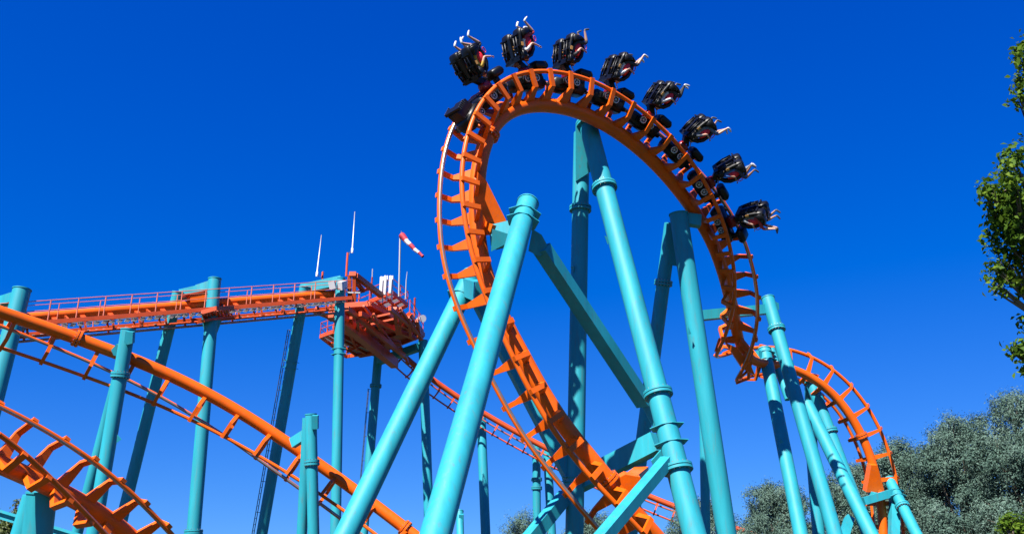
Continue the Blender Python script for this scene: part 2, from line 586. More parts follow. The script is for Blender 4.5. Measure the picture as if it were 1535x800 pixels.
tie_s = [T1.station(i) for i in range(2, 39)]
s0 = T1.station(39); s1 = T1.s[-1] - 0.5
nn = int((s1 - s0) / 1.32)
tie_s += [s0 + (s1 - s0) * k / nn for k in range(nn + 1)]
build_track(T1, 'bright orange track looping over with a train on it, dropping away twisted to the right',
            tie_s, spine_r=0.335, collars=((742, 206), (914, 720), (1290, 652)), taper=(38, 43, 0.25), slim=T1.station(41))

# ---- drop track crossing the left half
FIT_DROP = (1.409, 1.380, [
 (-25.270,41.153,13.953,0.226,-0.462,-0.858,0.642,-0.592,0.488),
 (-23.875,42.387,13.585,0.214,-0.536,-0.816,0.607,-0.582,0.542),
 (-22.385,43.498,13.149,0.200,-0.632,-0.749,0.566,-0.550,0.615),
 (-20.821,44.483,12.638,0.184,-0.721,-0.668,0.532,-0.499,0.685),
 (-19.209,45.343,12.044,0.179,-0.815,-0.552,0.505,-0.405,0.762),
 (-17.566,46.082,11.353,0.178,-0.888,-0.423,0.492,-0.292,0.820),
 (-15.906,46.710,10.551,0.191,-0.941,-0.278,0.490,-0.154,0.858),
 (-14.229,47.238,9.638,0.209,-0.970,-0.123,0.489,-0.006,0.872),
 (-12.528,47.673,8.632,0.224,-0.974,0.024,0.484,0.132,0.865),
 (-10.801,48.021,7.564,0.248,-0.960,0.128,0.489,0.238,0.839),
 (-9.091,48.275,6.445,0.260,-0.948,0.184,0.508,0.296,0.809),
 (-7.421,48.424,5.293,0.223,-0.945,0.238,0.529,0.323,0.785),
 (-5.755,48.471,4.099,0.192,-0.943,0.272,0.547,0.333,0.768),
 (-4.056,48.422,2.857,0.190,-0.941,0.280,0.560,0.339,0.756)])
T2 = Track(FIT_DROP)
def spine_z(tr, px, py):
    pr = np.array([proj(p) for p in tr.S])
    return float(pr[int(np.argmin(((pr[:, :2] - np.array([px, py])) ** 2).sum(1)))][2])

ties2 = [T2.nearest(px, py) for px, py in ((28, 475), (87, 492), (148, 520), (204, 542), (258, 563), (312, 588), (362, 616), (408, 650), (452, 682), (505, 718), (560, 757), (610, 793))]
build_track(T2, 'orange track falling from the left edge to the bottom centre, its rails below the spine', ties2, spine_r=0.30, rail_r=0.085, collars=((117, 504), (608, 790)), arm=0.8, root=0.24)

# ---- near bottom-left curve, rails uppermost
FIT_CURVE = (1.522, 1.325, [
 (-16.689,27.550,7.597,0.477,-0.658,-0.583,-0.621,0.218,-0.753),
 (-15.813,28.551,7.140,0.388,-0.657,-0.646,-0.695,0.252,-0.673),
 (-15.057,29.487,6.597,0.246,-0.606,-0.757,-0.793,0.323,-0.516),
 (-14.403,30.361,6.012,0.036,-0.550,-0.834,-0.851,0.421,-0.314),
 (-13.800,31.201,5.397,-0.177,-0.482,-0.858,-0.846,0.520,-0.118),
 (-13.203,32.044,4.717,-0.356,-0.389,-0.850,-0.794,0.606,0.056),
 (-12.585,32.918,3.949,-0.483,-0.311,-0.818,-0.727,0.663,0.177),
 (-11.927,33.845,3.078,-0.546,-0.271,-0.792,-0.681,0.695,0.232),
 (-11.217,34.833,2.104,-0.578,-0.249,-0.777,-0.652,0.713,0.257)])
T3 = Track(FIT_CURVE)
ties3 = np.linspace(T3.s[0] + 0.3, T3.s[-1] - 0.3, int(T3.s[-1] / 1.0))
build_track(T3, 'orange curved track at the lower left corner with its two rails uppermost', ties3, spine_r=0.30, rail_r=0.085, root=0.4)

# ---- far descending track behind the loop
FIT_FAR = (1.231, 0.997, [
 (-11.997,75.824,23.493,-0.282,-0.517,-0.808,0.777,-0.617,0.124),
 (-10.844,77.023,22.337,-0.247,-0.552,-0.796,0.747,-0.632,0.207),
 (-9.556,78.027,21.204,-0.233,-0.596,-0.769,0.689,-0.659,0.302),
 (-8.105,78.843,20.079,-0.229,-0.652,-0.723,0.618,-0.671,0.410),
 (-6.450,79.487,18.926,-0.230,-0.705,-0.671,0.550,-0.663,0.508),
 (-4.559,79.978,17.721,-0.229,-0.742,-0.630,0.492,-0.647,0.582),
 (-2.438,80.326,16.462,-0.229,-0.763,-0.604,0.443,-0.634,0.633),
 (-0.112,80.537,15.161,-0.253,-0.772,-0.584,0.399,-0.633,0.664),
 (2.409,80.621,13.825,-0.287,-0.768,-0.572,0.356,-0.640,0.681),
 (5.121,80.597,12.466,-0.308,-0.756,-0.578,0.315,-0.654,0.687),
 (7.989,80.486,11.114,-0.304,-0.737,-0.604,0.277,-0.675,0.684),
 (10.939,80.310,9.823,-0.288,-0.709,-0.644,0.235,-0.704,0.670),
 (13.893,80.083,8.635,-0.298,-0.680,-0.670,0.191,-0.730,0.656),
 (16.826,79.810,7.554,-0.305,-0.651,-0.695,0.153,-0.754,0.639),
 (19.735,79.495,6.570,-0.303,-0.620,-0.724,0.122,-0.779,0.616)])
T4 = Track(FIT_FAR)
ties4 = np.arange(0.5, T4.s[-1], 1.5)
build_track(T4, 'distant thin orange track descending behind the teal legs from the lift platform', ties4, spine_r=0.24, rail_r=0.07, arm=0.6, root=0.3, material='orange_old')

# ------------------------------------------------------------------ teal supports
def ground_pt(p0, p1, Y):
    """point at ground level, depth Y, on the image line through p0 and p1"""
    n = np.cross(ray(*p0), ray(*p1))
    # n . (q - CAM) = 0, q = (x, Y, 0)
    x = -(n[1] * (Y - CAM[1]) + n[2] * (0 - CAM[2])) / n[0]
    return np.array([x, Y, 0.0])

def pipe_pts(top, zt, low, zl):
    a = P(top[0], top[1], zt); b = P(low[0], low[1], zl)
    d = b - a
    if d[2] < -0.05:
        t = (0.0 - a[2]) / d[2]
        b = a + d * t
    return a, b

def on_pipe(a, b, py):
    """point of the segment whose picture row is py"""
    lo, hi = 0.0, 1.0
    for _ in range(50):
        m = (lo + hi) / 2
        if proj(a + (b - a) * m)[1] < py: lo = m
        else: hi = m
    return a + (b - a) * lo

def column(label, top, zt, low, zl, dia, flanges=(), cap=True, extra=(), stop=None, collars=(), ladder=False, name='support_column', group='teal coaster supports'):
    a, b = pipe_pts(top, zt, low, zl)
    if stop is not None:
        b = on_pipe(a, b, stop)
    o = thing(name, label, 'support column', (b[0], b[1], b[2] if stop is not None else 0), group)
    d = unit(b - a)
    mb = MB(); mb.tube([a, b], dia / 2, 32); obj('shaft', mb, M['teal'], o)
    if cap:
        mb = MB(); mb.tube([a - d * 0.035, a + d * 0.02], dia / 2 * 1.07, 32); obj('end_cap', mb, M['teal'], o)
    for py in flanges:
        c = on_pipe(a, b, py)
        mb = MB()
        for e in (-0.07, 0.07):
            mb.tube([c + d * (e - 0.05), c + d * (e + 0.05)], dia / 2 * 1.34, 32)
        fo = obj('flange', mb, M['teal'], o)
        x = unit(np.cross(d, (0, 1, 0.1))); y = np.cross(d, x)
        mb = MB()
        for k in range(16):
            an = 2 * pi * k / 16
            q = c + (x * cos(an) + y * sin(an)) * dia / 2 * 1.2
            mb.tube([q - d * 0.16, q + d * 0.16], 0.026, 6)
        obj('bolt_ring', mb, M['steel'], fo)
    for py in collars:       # plates where beams meet the pipe
        c = on_pipe(a, b, py)
        x = unit(np.cross(d, (0, 1, 0.1))); y = np.cross(d, x)
        mb = MB()
        pts = [c + (x * cos(t) * 1.0 + y * sin(t)) * dia / 2 * rr for t, rr in ((0.3, 1.6), (1.2, 1.15), (2.0, 1.15), (2.9, 1.6), (3.6, 1.35), (4.4, 1.12), (5.2, 1.12), (5.9, 1.35))]
        mb.prism(pts, d * 0.016)
        obj('stiffener_plate', mb, M['teal'], o)
    if ladder:
        x = unit(np.cross(d, (0, 1, 0)))
        if x[0] > 0: x = -x
        y = unit(np.cross(x, d))
        mb = MB()
        base = a + d * 3.0
        ln = np.linalg.norm(b - base)
        for e in (-0.22, 0.22):
            mb.tube([base + x * (dia / 2 + 0.22) + y * e, b + x * (dia / 2 + 0.22) + y * e], 0.028, 6)
        for k in range(int(ln / 0.4)):
            q = base + d * (k * 0.4) + x * (dia / 2 + 0.22)
            mb.tube([q - y * 0.22, q + y * 0.22], 0.016, 6)
            if k % 5 == 0:
                mb.tube([q, q - x * 0.24], 0.02, 6)
        obj('ladder', mb, M['dark_steel'], o)
    if stop is None:
        mb = MB(); mb.tube([(b[0], b[1], 0.06), (b[0], b[1], 0.16)], dia / 2 * 1.6, 24); obj('base_plate', mb, M['teal'], o)
        mb = MB(); mb.beam((b[0], b[1], -0.5), (b[0], b[1], 0.06), dia * 2.2, dia * 2.2); obj('footing', mb, M['concrete'], o)
    for nm, fn in extra:
        mb = MB(); fn(mb, a, b, d); obj(nm, mb, M['teal'], o)
    return o, a, b

def plate(poly, z, thick):
    """extruded plate through picture points at depth(s) z"""
    zs = [z] * len(poly) if np.isscalar(z) else z
    pts = [P(px, py, zz) for (px, py), zz in zip(poly, zs)]
    n = np.cross(pts[1] - pts[0], pts[2] - pts[0])
    n = unit(n)
    if n @ FWD < 0: n = -n
    return pts, n * thick / 2

def plate_fn(poly, z, thick):
    def f(mb, a, b, d):
        pts, t = plate(poly, z, thick)
        mb.prism(pts, t)
    return f

def beam_fn(p0, z0, p1, z1, wd, ht, up=(0, 0, 1), w1=None, h1=None):
    def f(mb, a, b, d):
        mb.beam(P(*p0, z0), P(*p1, z1), wd, ht, up, w1=w1, h1=h1)
    return f

# main loop legs
column('thickest teal leg, leaning left, foremost under the left side of the loop', (791, 305), 37.2, (653, 800), 24.5, 0.84,
       collars=(322, 333), extra=(
        ('bracket', beam_fn((785, 345), 37.6, (738, 356), 38.0, 0.55, 0.9)),
        ('bracket', plate_fn([(738, 343), (766, 352), (765, 362), (736, 377)], 37.2, 0.10)),
        ('bracket', plate_fn([(798, 343), (812, 352), (826, 378), (808, 384), (792, 376)], 37.3, 0.12)),
        ('lug', plate_fn([(764, 345), (772, 347), (766, 357)], 36.6, 0.08))))
column('teal leg slanting down left behind the thickest leg, meeting the left side of the loop', (707, 412), 43.6, (519, 800), 34.0, 0.86, collars=(446,), extra=(
        ('bracket', beam_fn((702, 430), 43.3, (724, 438), 39.6, 0.7, 0.8)),))
column('teal leg slanting down right from the top of the loop, with a flange below its top', (880, 182), 45.6, (1041, 800), 34.5, 0.89, flanges=(187, 281, 590, 702), cap=False, collars=(640, 665),
       extra=(('gusset', plate_fn([(863, 188), (888, 188), (899, 240), (886, 257), (863, 272)], 45.45, 0.30)),
              ('node_plate', plate_fn([(958, 600), (972, 590), (992, 640), (981, 644)], 40.2, 0.14)),
              ('node_plate', plate_fn([(992, 672), (1008, 700), (985, 712), (976, 690)], 38.6, 0.14)),
              ('lug', plate_fn([(906, 353), (913, 357), (911, 367)], 43.2, 0.08))))
column('upright teal column under the top of the loop, left of the long right-slanting leg', (872, 200), 46.6, (864, 640), 42.0, 0.80, flanges=(313,), cap=False, collars=(715, 722),
       extra=(('lug', plate_fn([(855, 400), (861, 398), (860, 408)], 44.0, 0.08)), ))
column('stout teal leg with a shaded top under the right side of the loop', (1017, 321), 47.3, (1089, 800), 43.0, 0.92,
       extra=(('gusset', plate_fn([(999, 335), (1024, 338), (1020, 400), (995, 395)], 47.8, 0.30)),
              ('bracket', beam_fn((1020, 328), 47.4, (1050, 332), 47.4, 0.45, 0.6)),
              ('lug', plate_fn([(1032, 490), (1036, 500), (1032, 501)], 44.9, 0.08))))
column('thinner teal leg beside the stout shaded leg, slanting left behind the long slanting leg', (1006, 335), 48.1, (966, 640), 47.3, 0.70, flanges=(424,), cap=False)
column('slim teal post half hidden behind the stout leg', (1054, 562), 52.0, (1057, 740), 50.5, 0.50)
column('teal column with a flange just right of where the track twists', (1151, 447), 53.0, (1251, 798), 45.5, 0.72, flanges=(493,),
       extra=(('lug', plate_fn([(1162, 452), (1167, 454), (1168, 464), (1163, 464)], 52.8, 0.12)),
              ('lug', plate_fn([(1180, 553), (1184, 560), (1182, 562)], 50.0, 0.06))))
column('teal column with a slanting twin at its top, at the left of the right-hand cluster', (1146, 524), 54.5, (1200, 798), 47.5, 0.74, collars=(530, 541), extra=(
        ('prop', lambda mb, a, b, d: mb.tube([P(1156, 523, 54.8), P(1182, 598, 53.0)], 0.22, 20)),
        ('bracket', beam_fn((1146, 535), 54.4, (1133, 532), 54.0, 0.45, 0.5)),
        ('lug', plate_fn([(1170, 657), (1174, 662), (1169, 664)], 50.0, 0.06))))
column('teal leg slanting right under the second orange hump, flanged halfway', (1215, 570), 56.3, (1290, 770), 52.0, 0.70, flanges=(571, 646), cap=False,
       extra=(('gusset', plate_fn([(1207, 574), (1221, 574), (1229, 628), (1220, 632), (1207, 612)], 56.5, 0.26)),))
column('teal leg crossing in front of the flanged leg in the right-hand cluster', (1210, 605), 54.6, (1305, 798), 48.0, 0.72, cap=False)
column('upright teal column seen between the legs of the right-hand cluster', (1211, 600), 57.5, (1227, 798), 54.5, 0.72, cap=False)
column('teal leg with a crossbeam holding the foot of the second hump', (1333, 719), 54.0, (1373, 798), 50.5, 0.60, flanges=(759,), collars=(738, 745),
       extra=(('crossbeam', beam_fn((1293, 751), 52.6, (1341, 737), 53.2, 0.45, 0.42)), ('hanger', beam_fn((1306, 738), 53.6, (1316, 742), 53.2, 0.5, 0.25))))
def box_post(label, p0, z0, p1, z1, wd):
    a = P(*p0, z0); b = P(*p1, z1); d = b - a
    if d[2] < 0: b = a + d * (-a[2] / d[2])
    o = thing('box_post', label, 'support post', (b[0], b[1], 0), 'teal box section posts')
    mb = MB(); mb.beam(a, b, wd, wd, (0, 1, 0)); obj('shaft', mb, M['teal'], o)
    mb = MB(); mb.beam((b[0], b[1], 0.0), (b[0], b[1], 0.1), wd * 2, wd * 2); obj('base_plate', mb, M['teal'], o)
    return o
box_post('square teal post under the right end of the low crossbeam', (1341, 744), 53.4, (1340, 798), 52.0, 0.48)
box_post('square teal brace low between the right-hand legs', (1273, 776), 50.5, (1266, 800), 49.5, 0.42)

def brace(label, p0, z0, p1, z1, wd, ht, up=(0, 0, 1), plates=(), bolts=True, name='cross_brace'):
    a = P(*p0, z0); b = P(*p1, z1)
    lo = a if a[2] < b[2] else b
    o = thing(name, label, 'brace', lo, 'teal box section braces')
    mb = MB(); mb.beam(a, b, wd, ht, up); obj('box_beam', mb, M['teal'], o)
    for q in plates:
        mb = MB(); pts, t = plate(*q); mb.prism(pts, t); obj('end_plate', mb, M['teal'], o)
    return o
brace('long teal box brace from the thickest leg down right to the slanting leg', (812, 372), 37.4, (966, 604), 40.3, 0.62, 0.50)
brace('teal box brace running behind the rising track to the upright column', (712, 440), 43.2, (856, 714), 41.5, 0.50, 0.62)
brace('heavy teal crossbeam carrying the orange saddle at the foot of the loop', (852, 730), 41.8, (985, 662), 39.6, 0.62, 0.84, plates=())
brace('pale teal box brace leaning left at the bottom, in front of the orange saddle', (1000, 690), 36.0, (897, 812), 31.0, 0.46, 0.40)
brace('shaded teal box brace below the upright column, leaning left', (848, 742), 41.0, (790, 812), 38.5, 0.48, 0.55)
brace('teal crossbeam behind the track between the stout leg and the flanged column', (1040, 474), 50.5, (1156, 463), 53.0, 0.5, 0.52)

# left-hand supports
column('flanged teal column holding the falling orange track, nearer the left edge', (192, 494), 45.2, (147, 760), 43.0, 0.66, flanges=(562,),
       extra=(('bracket', plate_fn([(176, 515), (183, 520), (181, 534), (172, 532), (168, 524)], 45.3, 0.25)),
              ('bracket', plate_fn([(190, 496), (201, 497), (200, 514), (193, 516), (188, 513)], 44.7, 0.30)),
              ('lug', plate_fn([(176, 651), (182, 658), (175, 663)], 43.6, 0.06)),
              ('twin_pipe', lambda mb, a, b, d: mb.tube([P(188, 520, 45.5), P(101, 855, 43.6)], 0.25, 24))))
column('short-topped teal column holding the falling orange track near the centre', (466, 621), 46.4, (470, 800), 45.0, 0.56, flanges=(693,),
       extra=(('bracket', beam_fn((463, 648), 46.4, (438, 664), 46.6, 0.3, 0.5)),
              ('bracket', plate_fn([(468, 622), (477, 622), (477, 642), (468, 642)], 46.0, 0.3)),
              ('twin_pipe', lambda mb, a, b, d: mb.tube([P(461, 626, 46.5), P(449, 870, 45.0)], 0.25, 24))))
zcv = spine_z(T3, 60, 735)
column('wide shaded teal column under the curved track in the lower left corner', (63, 738), zcv + 0.45, (56, 800), zcv + 0.2, 0.94, cap=True, extra=(
        ('twin_pipe', lambda mb, a, b, d: mb.tube([P(53, 744, zcv + 0.7), P(20, 850, zcv + 0.2)], 0.40, 24)),))
ob = thing('ground_beam', 'low teal beam crossing behind the wide column in the lower left corner', 'beam', P(50, 780, 36))
mb = MB(); mb.beam(P(-60, 747, 37), P(135, 806, 36), 0.35, 0.08); mb.beam(P(-60, 757, 37), P(135, 816, 36), 0.35, 0.08); mb.beam(P(-60, 752, 37), P(135, 811, 36), 0.08, 0.30)
obj('web', mb, M['teal'], ob)
for px, zz in ((-50, 37.0), (128, 36.0)):
    q = P(px, 750 if px < 0 else 806, zz)
    mb = MB(); mb.tube([q, (q[0], q[1], 0)], 0.14, 12); obj('leg', mb, M['teal'], ob)

# lift hill supports
column('teal lift column cut by the left edge, taller than the walkway', (33, 434), 51.5, (1, 560), 49.6, 0.94, extra=(
        ('crossbeam', beam_fn((30, 444), 51.5, (-60, 472), 54.0, 0.5, 0.55)),))
column('slender teal lift column with the flared top in the middle of the walkway', (322, 418), 58.6, (290, 798), 53.4, 0.78, flanges=(797,),
       extra=(('crossbeam', beam_fn((320, 428), 58.8, (296, 436), 58.6, 0.5, 0.66)),
              ('crossbeam', beam_fn((296, 436), 58.6, (270, 442), 58.3, 0.5, 0.6)),
              ('flare', lambda mb, a, b, d: mb.tube([P(318, 474, 58.2), P(316, 498, 57.9)], [0.66, 0.39], 24))))
column('shaded teal lift column behind the slender one, leaning left', (267, 438), 58.0, (183, 777), 55.7, 0.68)
column('shaded teal column with a ladder left of the lift platform, leaning left', (457, 430), 62.8, (393, 797), 60.9, 0.72, collars=(542, 551), ladder=True, extra=(
        ('crossbeam', beam_fn((452, 434), 63.0, (512, 421), 63.4, 0.5, 0.65)),))
column('upright teal column under the near side of the lift platform', (510, 418), 63.5, (504, 740), 58.6, 0.66, collars=(523, 531))
column('dark teal column with a ladder under the far corner of the lift platform', (567, 532), 80.0, (553, 700), 76.4, 0.74, flanges=(578,), ladder=True, cap=False)
column('teal column at the right end of the lift platform, partly behind a slanting leg', (634, 511), 75.5, (642, 752), 71.2, 0.74, extra=(
        ('crossbeam', beam_fn((628, 520), 75.8, (568, 541), 79.5, 0.5, 0.6)),))
column('teal column under the far descending track, right of the thickest leg', (721, 622), 82.0, (728, 800), 77.6, 0.80)
column('banded teal column near the far descending track, left of a plain twin', (804, 668), 81.5, (805, 800), 79.0, 0.70, flanges=(718, 731))
column('plain teal column beside the banded one behind the rising track', (819, 648), 83.0, (827, 800), 80.0, 0.76)
column('short teal post low between the two slanting legs', (689, 766), 60.0, (690, 800), 59.0, 0.48, extra=(('lug', plate_fn([(688, 770), (695, 770), (695, 785), (688, 785)], 59.6, 0.3)),))

# orange gussets between track and supports: parts of the track that grow out of the spine
tr_main = [o for o in COL.objects if o.get('label', '').startswith('bright orange track')][0]
mb = MB()
pts, t = plate([(716, 258), (729, 271), (762, 337), (762, 345), (736, 352), (713, 354), (709, 305)], spine_z(T1, 716, 310) - 0.12, 0.42)
mb.prism(pts, t); obj('gusset', mb, M['orange'], tr_main)
mb = MB()
mb.beam(P(728, 340, 38.4), P(741, 346, 37.8), 0.35, 0.45); obj('gusset', mb, M['orange'], tr_main)
mb = MB()
pts, t = plate([(922, 716), (936, 708), (958, 712), (968, 728), (955, 748), (935, 742)], spine_z(T1, 945, 745) + 0.1, 0.55)
mb.prism(pts, t); obj('saddle', mb, M['orange'], tr_main)
mb = MB(); mb.beam(P(945, 722, spine_z(T1, 945, 745)), P(962, 708, 39.6), 0.6, 0.5); obj('saddle_arm', mb, M['orange'], tr_main)
mb = MB()
pts, t = plate([(1303, 695), (1312, 695), (1323, 735), (1296, 735)], spine_z(T1, 1309, 715) - 0.12, 0.62)
mb.prism(pts, t); obj('saddle', mb, M['orange'], tr_main)
mb = MB()
pts, t = plate([(1086, 512), (1102, 520), (1124, 545), (1131, 562), (1112, 552)], 51.6, 0.3)
mb.prism(pts, t); obj('saddle', mb, M['orange'], tr_main)
mb = MB()
pts, t = plate([(866, 177), (893, 181), (898, 172), (884, 164), (870, 168)], 44.4, 0.5)
mb.prism(pts, t); obj('saddle', mb, M['orange'], tr_main)
mb = MB()
pts, t = plate([(1207, 570), (1222, 570), (1226, 561), (1210, 558)], 56.0, 0.5)
mb.prism(pts, t); obj('saddle', mb, M['orange'], tr_main)

# ------------------------------------------------------------------ lift hill: track, walkways, platform
LIFT = []
def lift_px(x):
    return np.interp(x, [-60, 20, 180, 320, 440, 510], [483, 476, 464, 452.5, 443.5, 439])
za, zb = 52.0, 64.0
def lift_z(x):
    t = (x - 20) / 490.0
    return 1.0 / ((1 - t) / za + t / zb)
LA = P(-70, lift_px(-60) + 0.5, lift_z(-70)); LB = P(512, 439, lift_z(512))
LD = unit(LB - LA)
LN = unit(np.cross(LD, (0, 0, 1)))           # to the right of travel
if LN @ FWD > 0: LN = -LN                    # near side
LU = unit(np.cross(LN, LD)); LU = LU if LU[2] > 0 else -LU
LLEN = np.linalg.norm(LB - LA)
lt = thing('coaster_track', 'orange lift hill track climbing to the platform at the upper left', 'roller coaster track', (LA[0], LA[1], 0))
mb = MB(); mb.tube([LA, LB], 0.25, 20); obj('spine', mb, M['orange'], lt)
for e in (0.55, -0.55):
    q = LN * e - LU * 1.25
    mb = MB(); mb.tube([LA + q, LB + q], 0.075, 10); ro = obj('rail', mb, M['orange_old'], lt)
    mb = MB(); mb.tube([LA + q - LN * np.sign(e) * 0.03, LB + q - LN * np.sign(e) * 0.03], 0.058, 10); obj('running_strip', mb, M['steel'], ro)
for k in range(int(LLEN / 1.5)):
    c = LA + LD * (k * 1.5 + 0.4)
    mb = MB()
    for e in (1, -1):
        a0 = c + LN * 0.1 * e - LU * 0.18; a1 = c + LN * 0.66 * e - LU * 0.5; a2 = c + LN * 0.64 * e - LU * 1.25
        mb.beam(a0, a1, 0.26, 0.12, LU); mb.beam(a1, a2, 0.12, 0.09, LN)
    obj('crosstie', mb, M['orange_old'], lt)
mb = MB(); mb.beam(LA - LU * 0.42, LB - LU * 0.42, 0.34, 0.06, LU); mb.beam(LA - LU * 0.5 + LN * .17, LB - LU * 0.5 + LN * .17, 0.04, 0.2, LU)
obj('chain_trough', mb, M['grate'], lt)

def rail_run(mb, pts, r=0.026):
    mb.tube(pts, r, 6)

def walkway(side, label):
    o = thing('lift_walkway', label, 'walkway', LA + LN * side * 1.3, 'lift hill walkways')
    inn, outn = 0.72 * side, 1.38 * side
    drop = -0.70
    xs = [0, LLEN]
    # inner and outer stringers
    mb = MB(); mb.beam(LA + LN * outn + LU * drop, LB + LN * outn + LU * drop, 0.09, 0.24, LU); obj('edge_beam', mb, M['orange_old'], o)
    # stair treads
    mb = MB()
    n = int(LLEN / 0.42)
    hor = unit(np.array([LD[0], LD[1], 0]))
    for k in range(n):
        c = LA + LD * (k + 0.5) * 0.42 + LN * (inn + outn) / 2 + LU * (drop - 0.20)
        mb.box(c, hor * 0.12, LN * 0.31, np.array([0, 0, 0.02]))
    to = obj('stair_tread', mb, M['grate'], o); to['kind'] = 'stuff'
    # brackets to the spine
    for k in range(int(LLEN / 4.5)):
        c = LA + LD * (k * 4.5 + 1.0)
        mb = MB(); mb.beam(c + LN * 0.2 * side - LU * 0.2, c + LN * outn + LU * (drop - 0.1), 0.1, 0.16, LU)
        obj('bracket', mb, M['orange_old'], o)
    up = np.array([0, 0, 1.0])
    mb = MB()
    for hh in (1.28, 0.70):
        a = LA + LN * outn + LU * drop + up * hh; b = LB + LN * outn + LU * drop + up * hh
        rail_run(mb, [a, b])
    for hh in (1.12,):
        a = LA + LN * inn * 0.98 + LU * (drop + 0.1) + up * hh; b = LB + LN * inn * 0.98 + LU * (drop + .1) + up * hh
        rail_run(mb, [a, b], 0.02)
    obj('handrail', mb, M['rail_pink'], o)
    for k in range(int(LLEN / 1.45) + 1):
        c = LA + LD * min(LLEN, k * 1.45) + LN * outn + LU * (drop + 0.12)
        mb = MB(); mb.tube([c, c + up * 1.18], 0.036, 6); obj('post', mb, M['rail_pink'], o)
    for k in range(int(LLEN / 2.2) + 1):
        c = LA + LD * min(LLEN, k * 2.2 + 0.5) + LN * inn + LU * (drop + 0.1)
        mb = MB(); mb.tube([c, c + up * 1.1], 0.028, 6); obj('post', mb, M['rail_pink'], o)
    return o
walkway(1, 'near orange walkway with stairs and handrails along the lift hill')
walkway(-1, 'far orange walkway and handrails on the hidden side of the lift hill')
# orange hoods hanging from the lift column heads
for (px, py, dz), lb in (((300, 447), 'hood under the crossbeam of the slender lift column') and [((300, 447, -0.2), 'orange hanger block below the arched crossbeam in mid lift')]):
    z = lift_z(px)
    o = thing('hanger_block', lb, 'bracket', P(px, py, z))
    mb = MB()
    c = P(px, py, z)
    mb.box(c - LU * 0.05, LD * 0.72, LN * 0.36, LU * 0.24)
    obj('block', mb, M['orange'], o)
    mb = MB(); mb.prism([c + LD * 1.0 + LU * 0.22, c + LD * 0.5 + LU * 0.42, c - LD * 1.1 + LU * 0.24, c - LD * 1.1 + LU * 0.17, c + LD * 0.4 + LU * 0.33, c + LD * 1.0 + LU * 0.15], LN * 0.42)
    obj('roof_plate', mb, M['orange_old'], o)
# brackets around the slender column
o = thing('catwalk_saddle', 'dark orange ribbed bracket where the walkway passes round the slender lift column', 'bracket', P(318, 476, 57))
mb = MB()
for k in range(9):
    px = 303 + k * 4.6
    mb.beam(P(px, 467 - k * 0.7, 56.5 + k * 0.12), P(px + 4, 478 - k * 0.5, 57.5 + k * 0.12), 0.10, 0.22)
obj('ribs', mb, M['orange_old'], o)
mb = MB(); mb.beam(P(300, 482, 57), P(348, 475, 59), 0.9, 0.16); mb.beam(P(303, 468, 55.8), P(324, 462, 56.0), 0.1, 0.26); mb.beam(P(324, 462, 56.0), P(350, 461, 57.6), 0.1, 0.26)
obj('plate', mb, M['orange_old'], o)

def zp(z):
    return 64 + (z - 72) * 1.5
# platform at the top of the lift
PZ = P(510, 439, zp(72))[2]
plat = thing('lift_platform', 'tangled orange steel platform with railings at the top of the lift hill', 'platform', PH(560, 480, 20.0))
def deck(corners, h, panels=(4, 3), name='deck'):
    """horizontal deck from picture corners; returns its world corners"""
    c = [PH(px, py, h) for px, py in corners]
    up = np.array([0, 0, 1.0])
    mb = MB()
    for i in range(4):
        mb.beam(c[i], c[(i + 1) % 4], 0.12, 0.30, up)
    lerp = lambda u, v: (c[0] * (1 - u) + c[1] * u) * (1 - v) + (c[3] * (1 - u) + c[2] * u) * v
    nu, nv = panels
    for i in range(1, nu):
        mb.beam(lerp(i / nu, 0), lerp(i / nu, 1), 0.12, 0.22, up)
    for j in range(1, nv):
        mb.beam(lerp(0, j / nv), lerp(1, j / nv), 0.12, 0.18, up)
    do = obj(name, mb, M['orange_old'], plat)
    mb = MB()
    for i in range(nu):
        for j in range(nv):
            if (i * 7 + j * 5) % 6 == 4: continue
            a, b, cc, d = lerp((i + .12) / nu, (j + .12) / nv), lerp((i + .88) / nu, (j + .12) / nv), lerp((i + .88) / nu, (j + .88) / nv), lerp((i + .12) / nu, (j + .88) / nv)
            mb.prism([a + up * .1, b + up * .1, cc + up * .1, d + up * .1], up * 0.02)
    obj('grating', mb, M['grate'], do)
    return c
def railing(c0, c1, n=3, h=1.1):
    up = np.array([0, 0, 1.0])
    mb = MB()
    for hh in (h, h * 0.55):
        rail_run(mb, [c0 + up * hh, c1 + up * hh], 0.032)
    for k in range(n + 1):
        q = c0 + (c1 - c0) * k / n
        mb.tube([q, q + up * h], 0.036, 6)
    obj('railing', mb, M['orange_old'], plat)
HD = PZ + 2.0
dk = deck([(537, 459), (588, 438), (611, 457), (563, 482)], HD, (4, 3))
railing(dk[0], dk[1], 3); railing(dk[1], dk[2], 2); railing(dk[2], dk[3], 2)
dk2 = deck([(496, 452), (517, 446), (538, 460), (515, 466)], HD - 0.15, (2, 3))
railing(dk2[0], dk2[1], 2); railing(dk2[1], dk2[2], 2)
dk3 = deck([(480, 504), (500, 497), (564, 527), (519, 534)], PZ - 0.4, (3, 3))
railing(dk3[0], dk3[1], 2); railing(dk3[0], dk3[3], 4)
dk4 = deck([(600, 480), (614, 470), (634, 497), (622, 506)], PZ + 0.6, (2, 3))
railing(dk4[1], dk4[2], 3)
mb = MB()
